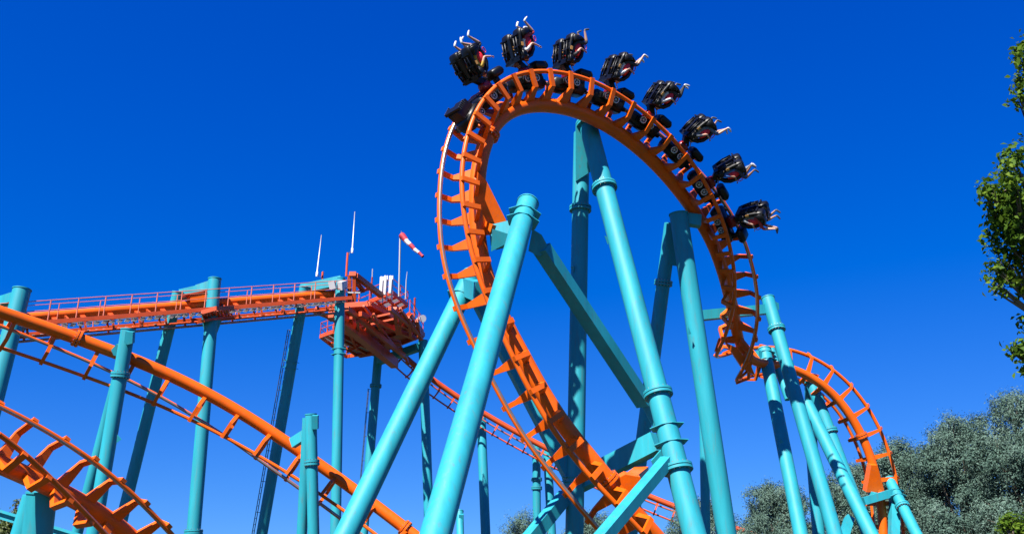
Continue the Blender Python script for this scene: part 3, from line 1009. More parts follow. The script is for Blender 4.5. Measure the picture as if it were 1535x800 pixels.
for p0, z0, p1, z1, wd in (
    ((498, 468), 73.0, (592, 545), 80.5, 0.75), ((520, 462), 73.0, (606, 533), 80.0, 0.34), ((505, 487), 75.0, (575, 533), 81.0, 0.34),
    ((540, 470), 74.0, (622, 507), 79.0, 0.34), ((584, 462), 74.0, (634, 503), 79.0, 0.30), ((470, 466), 72.0, (520, 486), 75.0, 0.26),
    ((474, 461), 72.0, (497, 480), 73.5, 0.2)):
    mb.beam(P(*p0, zp(z0)), P(*p1, zp(z1)), wd * 0.8, wd)
obj('main_girder', mb, M['orange_old'], plat)
mb = MB()
tr_members = [
    ((524, 412), 72, (524, 452), 72, .24), ((531, 412), 72, (531, 452), 72, .24), ((524, 411), 72, (534, 411), 72, .3), ((533, 413), 72, (572, 443), 74, .34),
    ((531, 420), 72, (545, 436), 73, .24), ((545, 436), 73, (524, 442), 72, .2), ((553, 425), 73.5, (571, 444), 74, .2), ((528, 440), 72, (556, 432), 74, .2),
    ((545, 458), 74, (592, 520), 79, .16), ((592, 462), 75, (596, 500), 77, .26), ((600, 462), 75, (600, 500), 77, .18), ((601, 465), 75, (633, 508), 79, .2),
    ((601, 490), 77, (618, 470), 76, .12), ((612, 475), 76, (616, 505), 78, .2), ((596, 486), 76, (632, 500), 79, .14), ((560, 470), 74, (575, 500), 77, .14),
    ((520, 480), 74.5, (545, 500), 77, .2), ((512, 470), 74, (535, 525), 78, .16), ((526, 476), 74, (530, 508), 77, .2), ((536, 480), 74, (538, 510), 77, .2),
    ((545, 500), 77, (560, 470), 74, .12), ((530, 500), 77, (556, 490), 77, .12), ((520, 528), 77, (560, 505), 79, .14), ((566, 528), 80, (580, 505), 79, .22),
    ((580, 505), 79, (600, 512), 80, .14), ((548, 478), 75, (585, 470), 75, .14), ((556, 486), 76, (590, 478), 76, .14), ((566, 496), 78, (598, 486), 77, .16),
    ((500, 480), 74, (520, 500), 76, .14), ((625, 480), 77, (630, 508), 79, .26), ((598, 512), 80, (604, 528), 81, .2), ((604, 525), 81, (612, 545), 82, .22)]
for p0, z0, p1, z1, wd in tr_members:
    mb.beam(P(*p0, zp(z0)), P(*p1, zp(z1)), wd, wd)
obj('truss', mb, M['orange_old'], plat)
mb = MB()
mb.beam(P(545, 512, zp(79.5)), P(590, 520, zp(80.5)), 2.6, 0.16); mb.beam(P(535, 490, zp(77)), P(572, 500, zp(78.5)), 2.2, 0.14)
obj('floor_plate', mb, M['orange_old'], plat)
mb = MB()  # solid floor plates added, and widened sunward, to shade the girders below
for cs, hh in ((((494, 456), (556, 452), (636, 498), (560, 528)), PZ + 1.3), (((500, 486), (540, 480), (584, 522), (540, 530)), PZ + 0.35)):
    q = [PH(px, py, hh) for px, py in cs]
    mb.prism(q, (0, 0, 0.05))
    for a_, b_ in ((0, 1), (1, 2), (2, 3), (3, 0)):
        mb.beam(q[a_] - np.array([0, 0, .2]), q[b_] - np.array([0, 0, .2]), 0.14, 0.3)
    for t in (0.2, 0.4, 0.6, 0.8):
        mb.beam(q[0] * (1 - t) + q[3] * t - np.array([0, 0, .12]), q[1] * (1 - t) + q[2] * t - np.array([0, 0, .12]), 0.10, 0.13)
obj('shading_floor', mb, M['orange_old'], plat)
# drive motor and gearbox hanging in the platform
o = thing('drive_motor', 'grey winch motor among the girders inside the lift platform', 'motor', P(568, 500, zp(77.5)))
mb = MB(); mb.tube([P(560, 489, zp(77)), P(572, 485, zp(77))], 0.35, 16); mb.tube([P(572, 485, zp(77)), P(577, 483.5, zp(77))], 0.24, 16); obj('housing', mb, M['dark_steel'], o)
mb = MB(); mb.tube([P(566, 487, zp(76.2)), P(569, 486, zp(76.2))], 0.42, 16); obj('pulley', mb, M['orange'], o)
# white cabinets behind the column head
o = thing('control_cabinet', 'white cabinet box strapped beside the column head on the lift platform', 'cabinet', P(500, 431, zp(71)))
mb = MB(); mb.beam(P(494, 428.5, zp(70.9)), P(503, 426.5, zp(70.9)), 0.5, 0.52, UPV); obj('body', mb, M['white'], o)
mb = MB(); mb.beam(P(509, 428.5, zp(71.0)), P(517, 426.8, zp(71.4)), 0.4, 0.56, UPV); obj('body', mb, M['white'], o)
mb = MB(); mb.beam(P(519, 438, zp(71.6)), P(540, 438.5, zp(71.6)), 0.1, 0.10, UPV); obj('lamp_tube', mb, M['white'], o)
# antenna panels
for k, (px, py0, py1, ln, wd) in enumerate(((570.5, 444, 411, 0, 0.19), (576.5, 442, 409.5, 0, 0.16), (584.5, 440, 410, 0, 0.19))):
    o = thing('panel_antenna', ('left white panel antenna with an orange streak at the platform rail', 'middle white panel antenna of the three at the platform rail', 'right white panel antenna of the three at the platform rail')[k], 'antenna', P(px, py0, zp(74)), 'white panel antennas')
    a = P(px, py0, zp(74)); b = np.array([a[0], a[1], P(px, py1, zp(74))[2]])
    mb = MB(); hv = (b - a) / 2
    mb.loft([(a, (wd * .55, 0, 0), (0, wd * .45, 0)), (a + hv * .05, (wd * .6, 0, 0), (0, wd * .5, 0)), (b - hv * .05, (wd * .6, 0, 0), (0, wd * .5, 0)), (b, (wd * .5, 0, 0), (0, wd * .4, 0))], 14)
    obj('panel', mb, M['white'], o)
    mb = MB(); mb.tube([a + (0.12, .25, -.4), b + (0.12, .25, .1)], 0.045, 8); obj('mast', mb, M['white'], o)
    mb = MB(); mb.tube([a + hv * .4 + (0, .05, 0), a + hv * .4 + (.12, .25, 0)], 0.03, 6); mb.tube([a + hv * 1.6 + (0, .05, 0), a + hv * 1.6 + (.12, .25, 0)], 0.03, 6); obj('clamp', mb, M['steel'], o)

def mast(label, px, y0, y1, z, wire, x1=None, name='whip_antenna'):
    a = P(px, y0, zp(z)); b = P(px, y1, zp(z))
    b = np.array([P(px, y1, zp(z))[0], a[1], b[2]])
    o = thing(name, label, 'antenna', a)
    mb = MB(); mb.tube([a, b], 0.075, 10); obj('mast', mb, M['orange_old'], o)
    (wx0, wy0), (wx1, wy1) = wire
    c = P(wx0, wy0, zp(z)); e = P(wx1, wy1, zp(z))
    mb = MB(); mb.tube([b - (0, 0, .35), P((px + wx0) / 2, wy0 + 4, z), c], 0.035, 8); obj('clamp_arm', mb, M['steel'], o)
    mb = MB(); mb.tube([c - (0, 0, .2), c + (e - c) * 0.05, c + (e - c) * 0.051, e], [0.075, 0.075, 0.042, 0.028], 8); obj('rod', mb, M['white'], o)
    return o
mast('white rod antenna at the left, standing lower on a short orange mast', 482, 432, 404, 72, ((475, 410), (482, 352)))
mast('taller white rod antenna rising from the orange mast on the platform', 519, 414, 374, 72, ((528, 375), (532, 317)))
o = thing('whip_antenna', 'thin whip antenna on the right corner post of the platform', 'antenna', P(609, 448, zp(76)))
mb = MB(); mb.tube([P(608, 448, zp(76)), P(609, 420, zp(76)), P(610.5, 407, zp(76))], [0.05, 0.035, 0.02], 8); obj('rod', mb, M['white'], o)
o = thing('whip_antenna', 'short whip antenna rising from the front railing of the platform', 'antenna', P(556, 447, zp(74)))
mb = MB(); mb.tube([P(556, 447, zp(74)), P(558, 415, zp(74))], 0.055, 8); obj('mast', mb, M['orange_old'], o)
mb = MB(); mb.tube([P(558, 415, zp(74)), P(558.4, 403, zp(74))], 0.035, 8); obj('rod', mb, M['white'], o)
# mast with the white horn antenna
o = thing('horn_antenna', 'white horn dish on an orange mast at the right end of the platform', 'antenna', P(621, 509, zp(79)))
mb = MB(); mb.tube([P(620, 509, zp(79)), P(622, 446, zp(79))], 0.075, 10); obj('mast', mb, M['orange_old'], o)
c = P(628, 478, zp(78.8)); dd = unit(P(641, 476, zp(77.8)) - c)
mb = MB(); mb.tube([c - dd * 0.1, c + dd * 0.28, c + dd * 0.34, c + dd * 0.62, c + dd * 0.78], [0.16, 0.16, 0.08, 0.27, 0.29], 20); obj('horn', mb, M['white'], o)
mb = MB(); mb.tube([P(622, 479, zp(79)), c], 0.05, 8); obj('clamp_arm', mb, M['steel'], o)
# windsock
o = thing('windsock', 'red and white striped windsock on a thin white pole above the lift platform', 'windsock', P(599, 443, zp(75)))
mb = MB(); mb.tube([P(598, 444, zp(75)), P(600, 352, zp(75))], 0.065, 10); obj('pole', mb, M['white'], o)
a = P(601.5, 352, zp(75)); b = P(634, 384, zp(74.2)); d = b - a
mb = MB()
prof = [(0.0, .30), (.1, .32), (.2, .27), (.32, .225), (.40, .22), (.56, .20), (.62, .185), (.78, .165), (.9, .14), (1.0, .15)]
bends = lambda t: a + d * t + np.array([0, 0, -0.22]) * math.sin(t * pi) * 0.4 + np.array([0, 0, 1]) * 0.02 * math.sin(t * 17)
stripes = [(0, .22, 0), (.22, .42, 1), (.42, .62, 0), (.62, .82, 1), (.82, 1.0, 0)]
for t0, t1, mi in stripes:
    ts = np.linspace(t0, t1, 6)
    mb.tube([bends(t) for t in ts], [np.interp(t, [p[0] for p in prof], [p[1] for p in prof]) * 0.74 * (1 + 0.06 * math.sin(t * 40)) for t in ts], 18, caps=(t0 == 0), mi=mi)
obj('sock', mb, [M['socks_red'], M['socks_white']], o)
mb = MB(); mb.tube([a - (0, 0, .3), a + (0, 0, .3)], 0.03, 8); obj('ring_bracket', mb, M['steel'], o)

# ------------------------------------------------------------------ the train
# car space: x forwards along the track, z towards the spine, rails in the plane z = 0
SZ = 0.32      # seats hang this much closer to the track than the first survey
def seat_parts(car, y):
    def lf(mb, secs, seg=16, power=3.0):
        mb.loft([((c[0], c[1], c[2] + SZ), u, v) for c, u, v in secs], seg, power=power)
    s = MB()
    # moulded back shell: rounded headrest, shoulders, waist and pan
    lf(s, [((-.34, y, -.98), (.06, 0, 0), (0, .11, 0)), ((-.35, y, -1.03), (.10, 0, 0), (0, .17, 0)), ((-.35, y, -1.26), (.11, 0, 0), (0, .18, 0)),
            ((-.36, y, -1.36), (.08, 0, 0), (0, .14, 0)), ((-.36, y, -1.48), (.10, 0, 0), (0, .26, 0)), ((-.37, y, -1.64), (.11, 0, 0), (0, .29, 0)), ((-.34, y, -1.86), (.09, 0, 0), (0, .24, 0)), ((-.30, y, -2.10), (.13, 0, 0), (0, .31, 0)),
            ((-.22, y, -2.34), (.16, 0, 0), (0, .29, 0)), ((-.18, y, -2.40), (.12, 0, 0), (0, .22, 0))], 20, power=2.6)
    lf(s, [((-.28, y, -2.28), (0, .30, 0), (0, 0, .11)), ((.18, y, -2.26), (0, .29, 0), (0, 0, .10)), ((.36, y, -2.21), (0, .25, 0), (0, 0, .07)), ((.43, y, -2.20), (0, .2, 0), (0, 0, .04))], 16, power=3.0)
    for k_, (hx, hz, hw) in enumerate(((-.47, -1.12, .10), (-.49, -1.58, .20), (-.46, -1.80, .14), (-.45, -2.10, .22))):
        s.box((hx, y, hz + SZ), (.05, 0, .01), (0, hw, 0), (-.01, 0, .035))
    for e in (-1, 1):
        lf(s, [((-.28, y + e * .30, -2.12), (0, .05, 0), (0, 0, .17)), ((.0, y + e * .30, -2.17), (0, .045, 0), (0, 0, .10)), ((.16, y + e * .29, -2.20), (0, .03, 0), (0, 0, .05))], 12)
        lf(s, [((-.30, y + e * .20, -1.02), (.12, 0, 0), (0, .035, 0)), ((-.25, y + e * .22, -1.18), (.13, 0, 0), (0, .04, 0)), ((-.30, y + e * .21, -1.36), (.10, 0, 0), (0, .035, 0))], 12)
        lf(s, [((-.49, y + e * .10, -1.15), (.04, 0, 0), (0, .03, 0)), ((-.52, y + e * .10, -1.5), (.04, 0, 0), (0, .03, 0)), ((-.49, y + e * .10, -2.0), (.04, 0, 0), (0, .03, 0))], 8)
    so = obj('seat', s, M['black'], car, world=False)
    # over-the-shoulder harness
    h = MB()
    for e in (-1, 1):
        pts = [(-.34, y + e * .14, -1.06), (-.14, y + e * .13, -1.04), (.12, y + e * .13, -1.16), (.29, y + e * .13, -1.40), (.35, y + e * .13, -1.70), (.33, y + e * .12, -1.96), (.24, y + e * .08, -2.06)]
        h.tube([(a, b_, c + SZ) for a, b_, c in pts], [.06, .075, .085, .09, .085, .07, .05], 12)
    lf(h, [((.28, y, -2.10), (.10, 0, 0), (0, .18, 0)), ((.33, y, -2.00), (.11, 0, 0), (0, .20, 0)), ((.35, y, -1.90), (.08, 0, 0), (0, .16, 0))], 14)
    h.beam((-.42, y - .24, -1.06 + SZ), (-.42, y + .24, -1.06 + SZ), .10, .10)
    obj('harness', h, M['black'], so, world=False)
    v = MB()
    lf(v, [((.12, y, -1.98), (.12, 0, 0), (0, .20, 0)), ((.08, y, -1.80), (.20, 0, 0), (0, .285, 0)), ((.06, y, -1.58), (.20, 0, 0), (0, .285, 0)), ((.04, y, -1.38), (.13, 0, 0), (0, .21, 0))], 14, power=2.5)
    obj('chest_vest', v, M['red_vest'], so, world=False)
    for e in (-1, 1):
        k = MB()
        ring = [(.46 + .06 * cos(t), y + e * .20, -1.86 + SZ + .125 * sin(t)) for t in np.linspace(0, 2 * pi, 15)]
        k.tube(ring, .022, 7, caps=False)
        obj('grab_handle', k, M['pink'], so, world=False)
        t = MB(); t.box((-.38, y + e * .326, -1.62 + SZ), (.055, 0, .01), (0, .012, 0), (-.01, 0, .085)); obj('warning_label', t, M['tag'], so, world=False)
        c = MB(); c.tube([(-.40, y + e * .28, -1.40 + SZ), (-.40, y + e * .33, -1.40 + SZ)], .03, 8); obj('latch_pin', c, M['steel'], so, world=False)
        c = MB(); c.tube([(-.18, y + e * .25, -1.10 + SZ), (-.18, y + e * .28, -1.10 + SZ)], .028, 8); obj('latch_pin', c, M['steel'], so, world=False)

car0 = thing('train_car', 'black suspended train car', 'train car')
b = MB()
b.loft([((-1.02, 0, .30), (0, .16, 0), (0, 0, .14)), ((-.88, 0, .32), (0, .40, 0), (0, 0, .32)), ((.66, 0, .32), (0, .40, 0), (0, 0, .32)), ((.8, 0, .28), (0, .16, 0), (0, 0, .15)), ((1.0, 0, .28), (0, .10, 0), (0, 0, .10))], 16, power=4)
b.box((-.25, 0, .30), (.5, 0, 0), (0, .56, 0), (0, 0, .12))
obj('chassis', b, M['black'], car0, world=False)
b = MB()
b.loft([((.42, 0, -.44), (0, .38, 0), (0, 0, .14)), ((.50, 0, -.44), (0, .42, 0), (0, 0, .22)), ((1.02, 0, -.42), (0, .42, 0), (0, 0, .21)), ((1.14, 0, -.40), (0, .34, 0), (0, 0, .12))], 18, power=3.6)
b.box((.75, 0, -.1), (.1, 0, 0), (0, .12, 0), (0, 0, .25))
obj('fairing', b, M['black'], car0, world=False)
b = MB(); b.loft([((-.02, 0, -.02), (.30, 0, 0), (0, .24, 0)), ((-.02, 0, -.30), (.28, 0, 0), (0, .22, 0)), ((-.04, 0, -.40), (.22, 0, 0), (0, .16, 0))], 14, power=4)
obj('red_panel', b, M['red_body'], car0, world=False)
b = MB()
b.beam((-.05, 0, -.40), (-.36, 0, -.78), .28, .24, (1, 0, 0)); b.beam((.18, 0, -.40), (-.16, 0, -.76), .10, .10, (1, 0, 0))
b.beam((-.42, -.5, -.76), (-.42, .5, -.76), .2, .22); b.box((-.46, 0, -1.25), (.06, 0, 0), (0, .10, 0), (0, 0, .5))
obj('hanger', b, M['black'], car0, world=False)
b = MB(); b.tube([(.20, .17, -.46), (-.06, .17, -.80)], .024, 8); b.tube([(.20, -.17, -.46), (-.06, -.17, -.80)], .024, 8)
obj('piston', b, M['steel'], car0, world=False)
for e in (-1, 1):
    b = MB(); b.box((-.25, e * .60, .26), (.42, 0, 0), (0, .04, 0), (0, 0, .13))
    bo = obj('bogie', b, M['black'], car0, world=False)
    for x in (-.50, -.02):
        q = MB(); q.tube([(x, e * .60, .25), (x, e * .73, .25)], .18, 22); wo_ = obj('wheel', q, M['rubber'], car0, world=False)
        q = MB()
        ring = [(x + .15 * cos(t), e * .75, .25 + .15 * sin(t)) for t in np.linspace(0, 2 * pi, 25)]
        q.tube(ring, .022, 7, caps=False)
        for k in range(5):
            t = 2 * pi * k / 5
            q.tube([(x, e * .742, .25), (x + .14 * cos(t), e * .742, .25 + .14 * sin(t))], .010, 5)
        q.tube([(x, e * .72, .25), (x, e * .755, .25)], .035, 10)
        obj('rim', q, M['white'], wo_, world=False)
for y in (.44, -.44):
    seat_parts(car0, y)

# ---- riders: one skinned body per pose, clothing by face region
def rider_mesh(name, pose):
    V, E, R, G = [], [], [], []
    def add(p, r, par, grp):
        V.append(p); R.append(r); G.append(grp)
        if par is not None: E.append((par, len(V) - 1))
        return len(V) - 1
    hip = add((0.0, 0, -2.03), (.15, .12), None, 'leg')
    belly = add((-.01, 0, -1.86), (.145, .11), hip, 'top')
    chest = add((-.02, 0, -1.66), (.16, .12), belly, 'top')
    upch = add((-.03, 0, -1.53), (.14, .10), chest, 'top')
    neck = add((-.02, 0, -1.42), (.058, .058), upch, 'skin')
    chin = add((0.015, 0, -1.35), (.075, .08), neck, 'skin')
    mid = add((0.01, 0, -1.25), (.085, .098), chin, 'skin')
    add((-.005, 0, -1.17), (.062, .07), mid, 'hair')
    ends = []
    for k, e in enumerate((-1, 1)):
        sh = add((-.02, e * .19, -1.53), (.062, .062), upch, 'top')
        el = add(pose['elbow'][k], (.045, .045), sh, pose.get('sleeve', 'skin'))
        fa = add(tuple((np.array(pose['elbow'][k]) * .4 + np.array(pose['hand'][k]) * .6)), (.036, .036), el, 'skin')
        wr = add(pose['hand'][k], (.027, .03), fa, 'skin')
        d = unit(np.array(pose['hand'][k]) - np.array(pose['elbow'][k]))
        pl = add(tuple(np.array(pose['hand'][k]) + d * .055), (.038, .022), wr, 'skin')
        ends.append((np.array(pose['hand'][k]), d))
        th = add((.10, e * .10, -2.04), (.092, .092), hip, 'leg')
        kn = add(pose['knee'][k], (.062, .062), th, 'leg')
        cf = add(tuple(np.array(pose['knee'][k]) * .62 + np.array(pose['foot'][k]) * .38), (.058, .058), kn, pose.get('shin', 'skin'))
        an = add(pose['foot'][k], (.036, .036), cf, pose.get('shin', 'skin'))
        ds = unit(np.array(pose['foot'][k]) - np.array(pose['knee'][k]))
        fw = unit(np.array([1, 0, 0]) - ds * ds[0]) if abs(ds[0]) < 0.95 else np.array([0, 0, 1.0])
        heel = add(tuple(np.array(pose['foot'][k]) + ds * .06), (.045, .045), an, 'shoe')
        ball = add(tuple(np.array(pose['foot'][k]) + ds * .075 + fw * .13), (.048, .036), heel, 'shoe')
        add(tuple(np.array(pose['foot'][k]) + ds * .08 + fw * .21), (.036, .026), ball, 'shoe')
    me = bpy.data.meshes.new(name + '_skeleton')
    me.from_pydata(V, E, [])
    o = bpy.data.objects.new(name + '_skeleton', me)
    COL.objects.link(o)
    sk = o.modifiers.new('Skin', 'SKIN')
    sk.use_smooth_shade = True
    lay = me.skin_vertices[0].data
    for i, r in enumerate(R):
        lay[i].radius = r
        lay[i].use_root = (i == 0)
    sb = o.modifiers.new('Sub', 'SUBSURF'); sb.levels = 2; sb.render_levels = 2
    dg = bpy.context.evaluated_depsgraph_get()
    dg.update()
    out = bpy.data.meshes.new_from_object(o.evaluated_get(dg))
    bpy.data.objects.remove(o); bpy.data.meshes.remove(me)
    # fingers: four unequal, bent, and a thumb leaving the side of the palm
    vs = [tuple(v.co) for v in out.vertices]; fs = [list(p.vertices) for p in out.polygons]
    fmb = MB()
    for h, d in ends:
        side = unit(np.cross(d, (0.3, 0, 1))); nrm = np.cross(side, d)
        for k, ln in enumerate((.062, .075, .070, .052)):
            b0 = h + d * .085 + side * (.03 - .02 * k)
            fmb.tube([b0 - d * .02, b0 + d * ln * .5 + nrm * .006, b0 + d * ln * .8 + nrm * .03, b0 + d * ln * .7 + nrm * .055], [.0095, .009, .008, .006], 6)
        b0 = h + d * .035 + side * .034
        fmb.tube([b0 - side * .012, b0 + side * .025 + d * .02, b0 + side * .03 + d * .05 + nrm * .02], [.011, .010, .007], 6)
    # nose and ears
    fmb.tube([(.095, 0, -1.245), (.125, 0, -1.285), (.10, 0, -1.295)], [.008, .016, .010], 6)
    for e in (-1, 1):
        fmb.tube([(0.0, e * .095, -1.235), (-.01, e * .108, -1.26), (0.0, e * .096, -1.29)], [.012, .02, .010], 6)
    nb = len(vs)
    vs += fmb.v; fs += [[nb + i for i in f] for f in fmb.f]
    me2 = bpy.data.meshes.new(name)
    me2.from_pydata(vs, [], fs)
    me2.polygons.foreach_set('use_smooth', [True] * len(fs))
    VV = np.array(V)
    mid_ = np.array([np.mean([vs[i] for i in f], axis=0) for f in fs])
    slots = {'skin': 0, 'top': 1, 'leg': 2, 'shoe': 3, 'hair': 4}
    mi = []
    for q, f in zip(mid_, range(len(fs))):
        if f >= len(out.polygons): mi.append(0); continue
        mi.append(slots[G[int(np.argmin(((VV - q) ** 2).sum(1)))]])
    for k in ('skin', 'cloth_white', 'denim', 'shoe', 'hair'):
        me2.materials.append(M[k])
    me2.polygons.foreach_set('material_index', mi)
    me2.update()
    bpy.data.meshes.remove(out)
    return me2

hands_on = dict(elbow=[(.18, -.235, -1.80), (.18, .235, -1.80)], hand=[(.37, -.17, -1.78), (.37, .17, -1.78)])
poses = {
 'folded': dict(hands_on, knee=[(.50, -.13, -2.06), (.50, .13, -2.08)], foot=[(.30, -.14, -2.46), (.40, .14, -2.49)]),
 'kicking': dict(hands_on, knee=[(.51, -.16, -2.10), (.51, .14, -2.08)], foot=[(.72, -.17, -2.46), (.62, .16, -2.50)]),
 'swept': dict(elbow=[(.20, -.25, -1.74), (.20, .25, -1.74)], hand=[(.42, -.26, -1.64), (.42, .26, -1.64)], knee=[(.46, -.17, -2.18), (.48, .12, -2.14)], foot=[(.12, -.20, -2.45), (.22, .12, -2.52)]),
 'covered': dict(hands_on, knee=[(.50, -.12, -2.07), (.50, .13, -2.05)], foot=[(.52, -.13, -2.50), (.40, .13, -2.48)], shin='leg', sleeve='top'),
}
rm = {k: rider_mesh('rider_' + k, v) for k, v in poses.items()}

def M44(m, T, U):
    Y = np.cross(U, T)
    return Matrix(((T[0], Y[0], U[0], m[0]), (T[1], Y[1], U[1], m[1]), (T[2], Y[2], U[2], m[2]), (0, 0, 0, 1)))

rows = [(709, 96), (774, 80), (846, 84), (928, 108), (995, 150), (1060, 195), (1101, 250), (1133, 315)]
row_s = []
lo_s, hi_s = T1.station(15), T1.station(37)
for px, py in rows:
    best = None
    for s in np.arange(lo_s, hi_s, 0.03):
        m, T, U, L, H = T1.at(s)
        q = proj(m - U * 1.42 + T * 0.0)
        e = (q[0] - px) ** 2 + (q[1] - py) ** 2
        if best is None or e < best[0]: best = (e, s)
    row_s.append(best[1])
# an even coupling length through the fitted rows
fit = np.polyfit(np.arange(8), row_s, 1)
row_s = list(np.polyval(fit, np.arange(8)))
print('row spacing', fit, [round(s, 2) for s in row_s])
car_labels = ['black train car with seated riders at the tail, leftmost on the loop', 'second train car from the left, where the loop turns over', 'train car at the very top of the loop, third from the left',
  'train car just right of the top of the loop, fourth from the left', 'fifth train car from the left, on the way down', 'train car whose rider stretches both bare legs out',
  'second lowest train car, second from the front', 'lowest train car at the front of the train']
def dup_car(label):
    c = copy_tree(car0); c['label'] = label; return c
cars = []
for i, s in enumerate(row_s):
    c = car0 if i == 0 else copy_tree(car0)
    c['label'] = car_labels[i]; c['group'] = 'cars of the suspended train'; c['category'] = 'train car'
    m, T, U, L, H = T1.at(s)
    c.matrix_world = M44(m, T, U)
    cars.append(c)
# which side of the car faces the camera
def near_side(s):
    m, T, U, L, H = T1.at(s)
    Y = np.cross(U, T)
    return 1 if (Y @ (CAM - m)) > 0 else -1
near = [  # pose, top, legs, shoes, skin, hair, label
 ('swept', 'yellow', 'cloth_black', 'shoe', 'skin', 'hair_fair', 'rider in a yellow top with bare leg flung up, near seat of the leftmost car'),
 ('swept', 'cloth_white', 'cloth_red', 'shoe', 'skin', 'hair', 'rider in white kicking bare legs high, near seat of second car from left'),
 ('folded', 'cloth_black', 'cloth_black', 'shoe_dark', 'skin', 'hair', 'rider in dark clothes at the very top of the loop, near seat'),
 ('kicking', 'cloth_white', 'cloth_black', 'shoe', 'skin', 'hair_fair', 'rider in white with one bare shin raised, near seat just right of the loop top'),
 ('covered', 'cloth_white', 'cloth_black', 'shoe', 'skin', 'hair', 'rider in long dark trousers, near seat of the fifth car from the left'),
 ('kicking', 'cloth_grey', 'denim', 'shoe', 'skin', 'hair', 'rider stretching both bare legs out, near seat of sixth car from left'),
 ('folded', 'cloth_blue', 'cloth_navy', 'shoe_dark', 'skin_dark', 'hair', 'rider in blue with knees bent, near seat of the second lowest car'),
 ('kicking', 'cloth_grey', 'cloth_red', 'shoe_dark', 'skin', 'hair', 'rider in grey with red shorts, near seat of the lowest car')]
far = [
 ('folded', 'cloth_black', 'cloth_black', 'shoe', 'skin', 'hair', 'mostly hidden rider in black, far seat of the leftmost car'),
 ('kicking', 'cloth_blue', 'cloth_black', 'shoe', 'skin', 'hair', 'mostly hidden rider with pale shoes, far seat of second car from left'),
 ('covered', 'cloth_red', 'cloth_black', 'shoe_dark', 'skin', 'hair', 'mostly hidden rider at the very top of the loop, far seat'),
 ('folded', 'cloth_navy', 'denim', 'shoe_dark', 'skin', 'hair', 'mostly hidden rider just right of the loop top, far seat'),
 ('folded', 'cloth_black', 'cloth_black', 'shoe_dark', 'skin', 'hair', 'mostly hidden rider, far seat of the fifth car from the left'),
 ('folded', 'cloth_white', 'cloth_black', 'shoe_dark', 'skin', 'hair', 'mostly hidden rider with dark shoe, far seat of sixth car from left'),
 ('covered', 'cloth_green', 'cloth_grey', 'shoe', 'skin', 'hair', 'mostly hidden rider in green, far seat of the second lowest car'),
 ('folded', 'cloth_black', 'cloth_black', 'shoe_dark', 'skin', 'hair', 'rider whose feet show behind the near one, far seat of the lowest car')]
for i, s in enumerate(row_s):
    m, T, U, L, H = T1.at(s)
    ns = near_side(s)
    for sgn, spec in ((ns, near[i]), (-ns, far[i])):
        o = bpy.data.objects.new('person', rm[spec[0]])
        COL.objects.link(o)
        tag(o, spec[6], 'person', 'riders on the suspended train')
        for sl_, k in enumerate((spec[4], spec[1], spec[2], spec[3], spec[5])):
            o.material_slots[sl_].link = 'OBJECT'; o.material_slots[sl_].material = M[k]
        o.matrix_world = M44(m, T, U) @ Matrix.Translation((-0.10, 0.44 * sgn, SZ)) @ Matrix.Translation((0, 0, -2.1)) @ Matrix.Scale(1.3, 4) @ Matrix.Translation((0, 0, 2.1))
# tail bogie behind the last car
m, T, U, L, H = T1.at(row_s[0] - 1.9)
tb = thing('tail_bogie', 'black wheel bogie at the tail of the train on the left of the loop', 'train bogie')
b = MB()
b.loft([((-.6, 0, .2), (0, .22, 0), (0, 0, .2)), ((-.4, 0, .2), (0, .5, 0), (0, 0, .34)), ((.5, 0, .2), (0, .5, 0), (0, 0, .34)), ((.9, 0, .28), (0, .14, 0), (0, 0, .12)), ((1.3, 0, .28), (0, .10, 0), (0, 0, .1))], 16, power=4)
b.box((0, 0, -.3), (.42, 0, 0), (0, .34, 0), (0, 0, .26)); b.box((-.2, 0, -.62), (.16, 0, 0), (0, .5, 0), (0, 0, .07))
obj('chassis', b, M['black'], tb, world=False)
for e in (-1, 1):
    for x in (-.25, .2):
        q = MB(); q.tube([(x, e * .58, .25), (x, e * .71, .25)], .155, 22); wo_ = obj('wheel', q, M['rubber'], tb, world=False)
        q = MB(); q.tube([(x + .125 * cos(t), e * .722, .25 + .125 * sin(t)) for t in np.linspace(0, 2 * pi, 25)], .017, 7, caps=False); q.tube([(x, e * .70, .25), (x, e * .73, .25)], .04, 10)
        obj('rim', q, M['white'], wo_, world=False)
    q = MB()
    for k in range(5): q.tube([(-.3 + .1 * k, e * .5, -.70), (-.3 + .1 * k, e * .5, -.54)], .035, 8)
    obj('bolt_row', q, M['dark_steel'], tb, world=False)
tb.matrix_world = M44(m, T, U)

# ------------------------------------------------------------------ trees
def leaves(C, NR, size, aspect, droop=0.0, fold=0.25, loose=0.6):
    """leaf faces (two triangles along a folded midrib) centred at C, lying roughly across the outward direction NR"""
    n = len(C)
    nr = NR + rng.normal(size=(n, 3)) * loose
    nr /= np.linalg.norm(nr, axis=1)[:, None]
    d = rng.normal(size=(n, 3)); d[:, 2] -= droop
    d -= nr * (d * nr).sum(1)[:, None]
    d /= np.linalg.norm(d, axis=1)[:, None]
    s = np.cross(nr, d)
    ln = size * rng.uniform(0.6, 1.3, n)[:, None]
    wd = ln * aspect
    v = np.empty((n, 4, 3))
    v[:, 0] = C - d * ln / 2
    v[:, 1] = C + s * wd / 2 + nr * wd * fold
    v[:, 2] = C + d * ln / 2
    v[:, 3] = C - s * wd / 2 + nr * wd * fold
    return v.reshape(-1, 3)

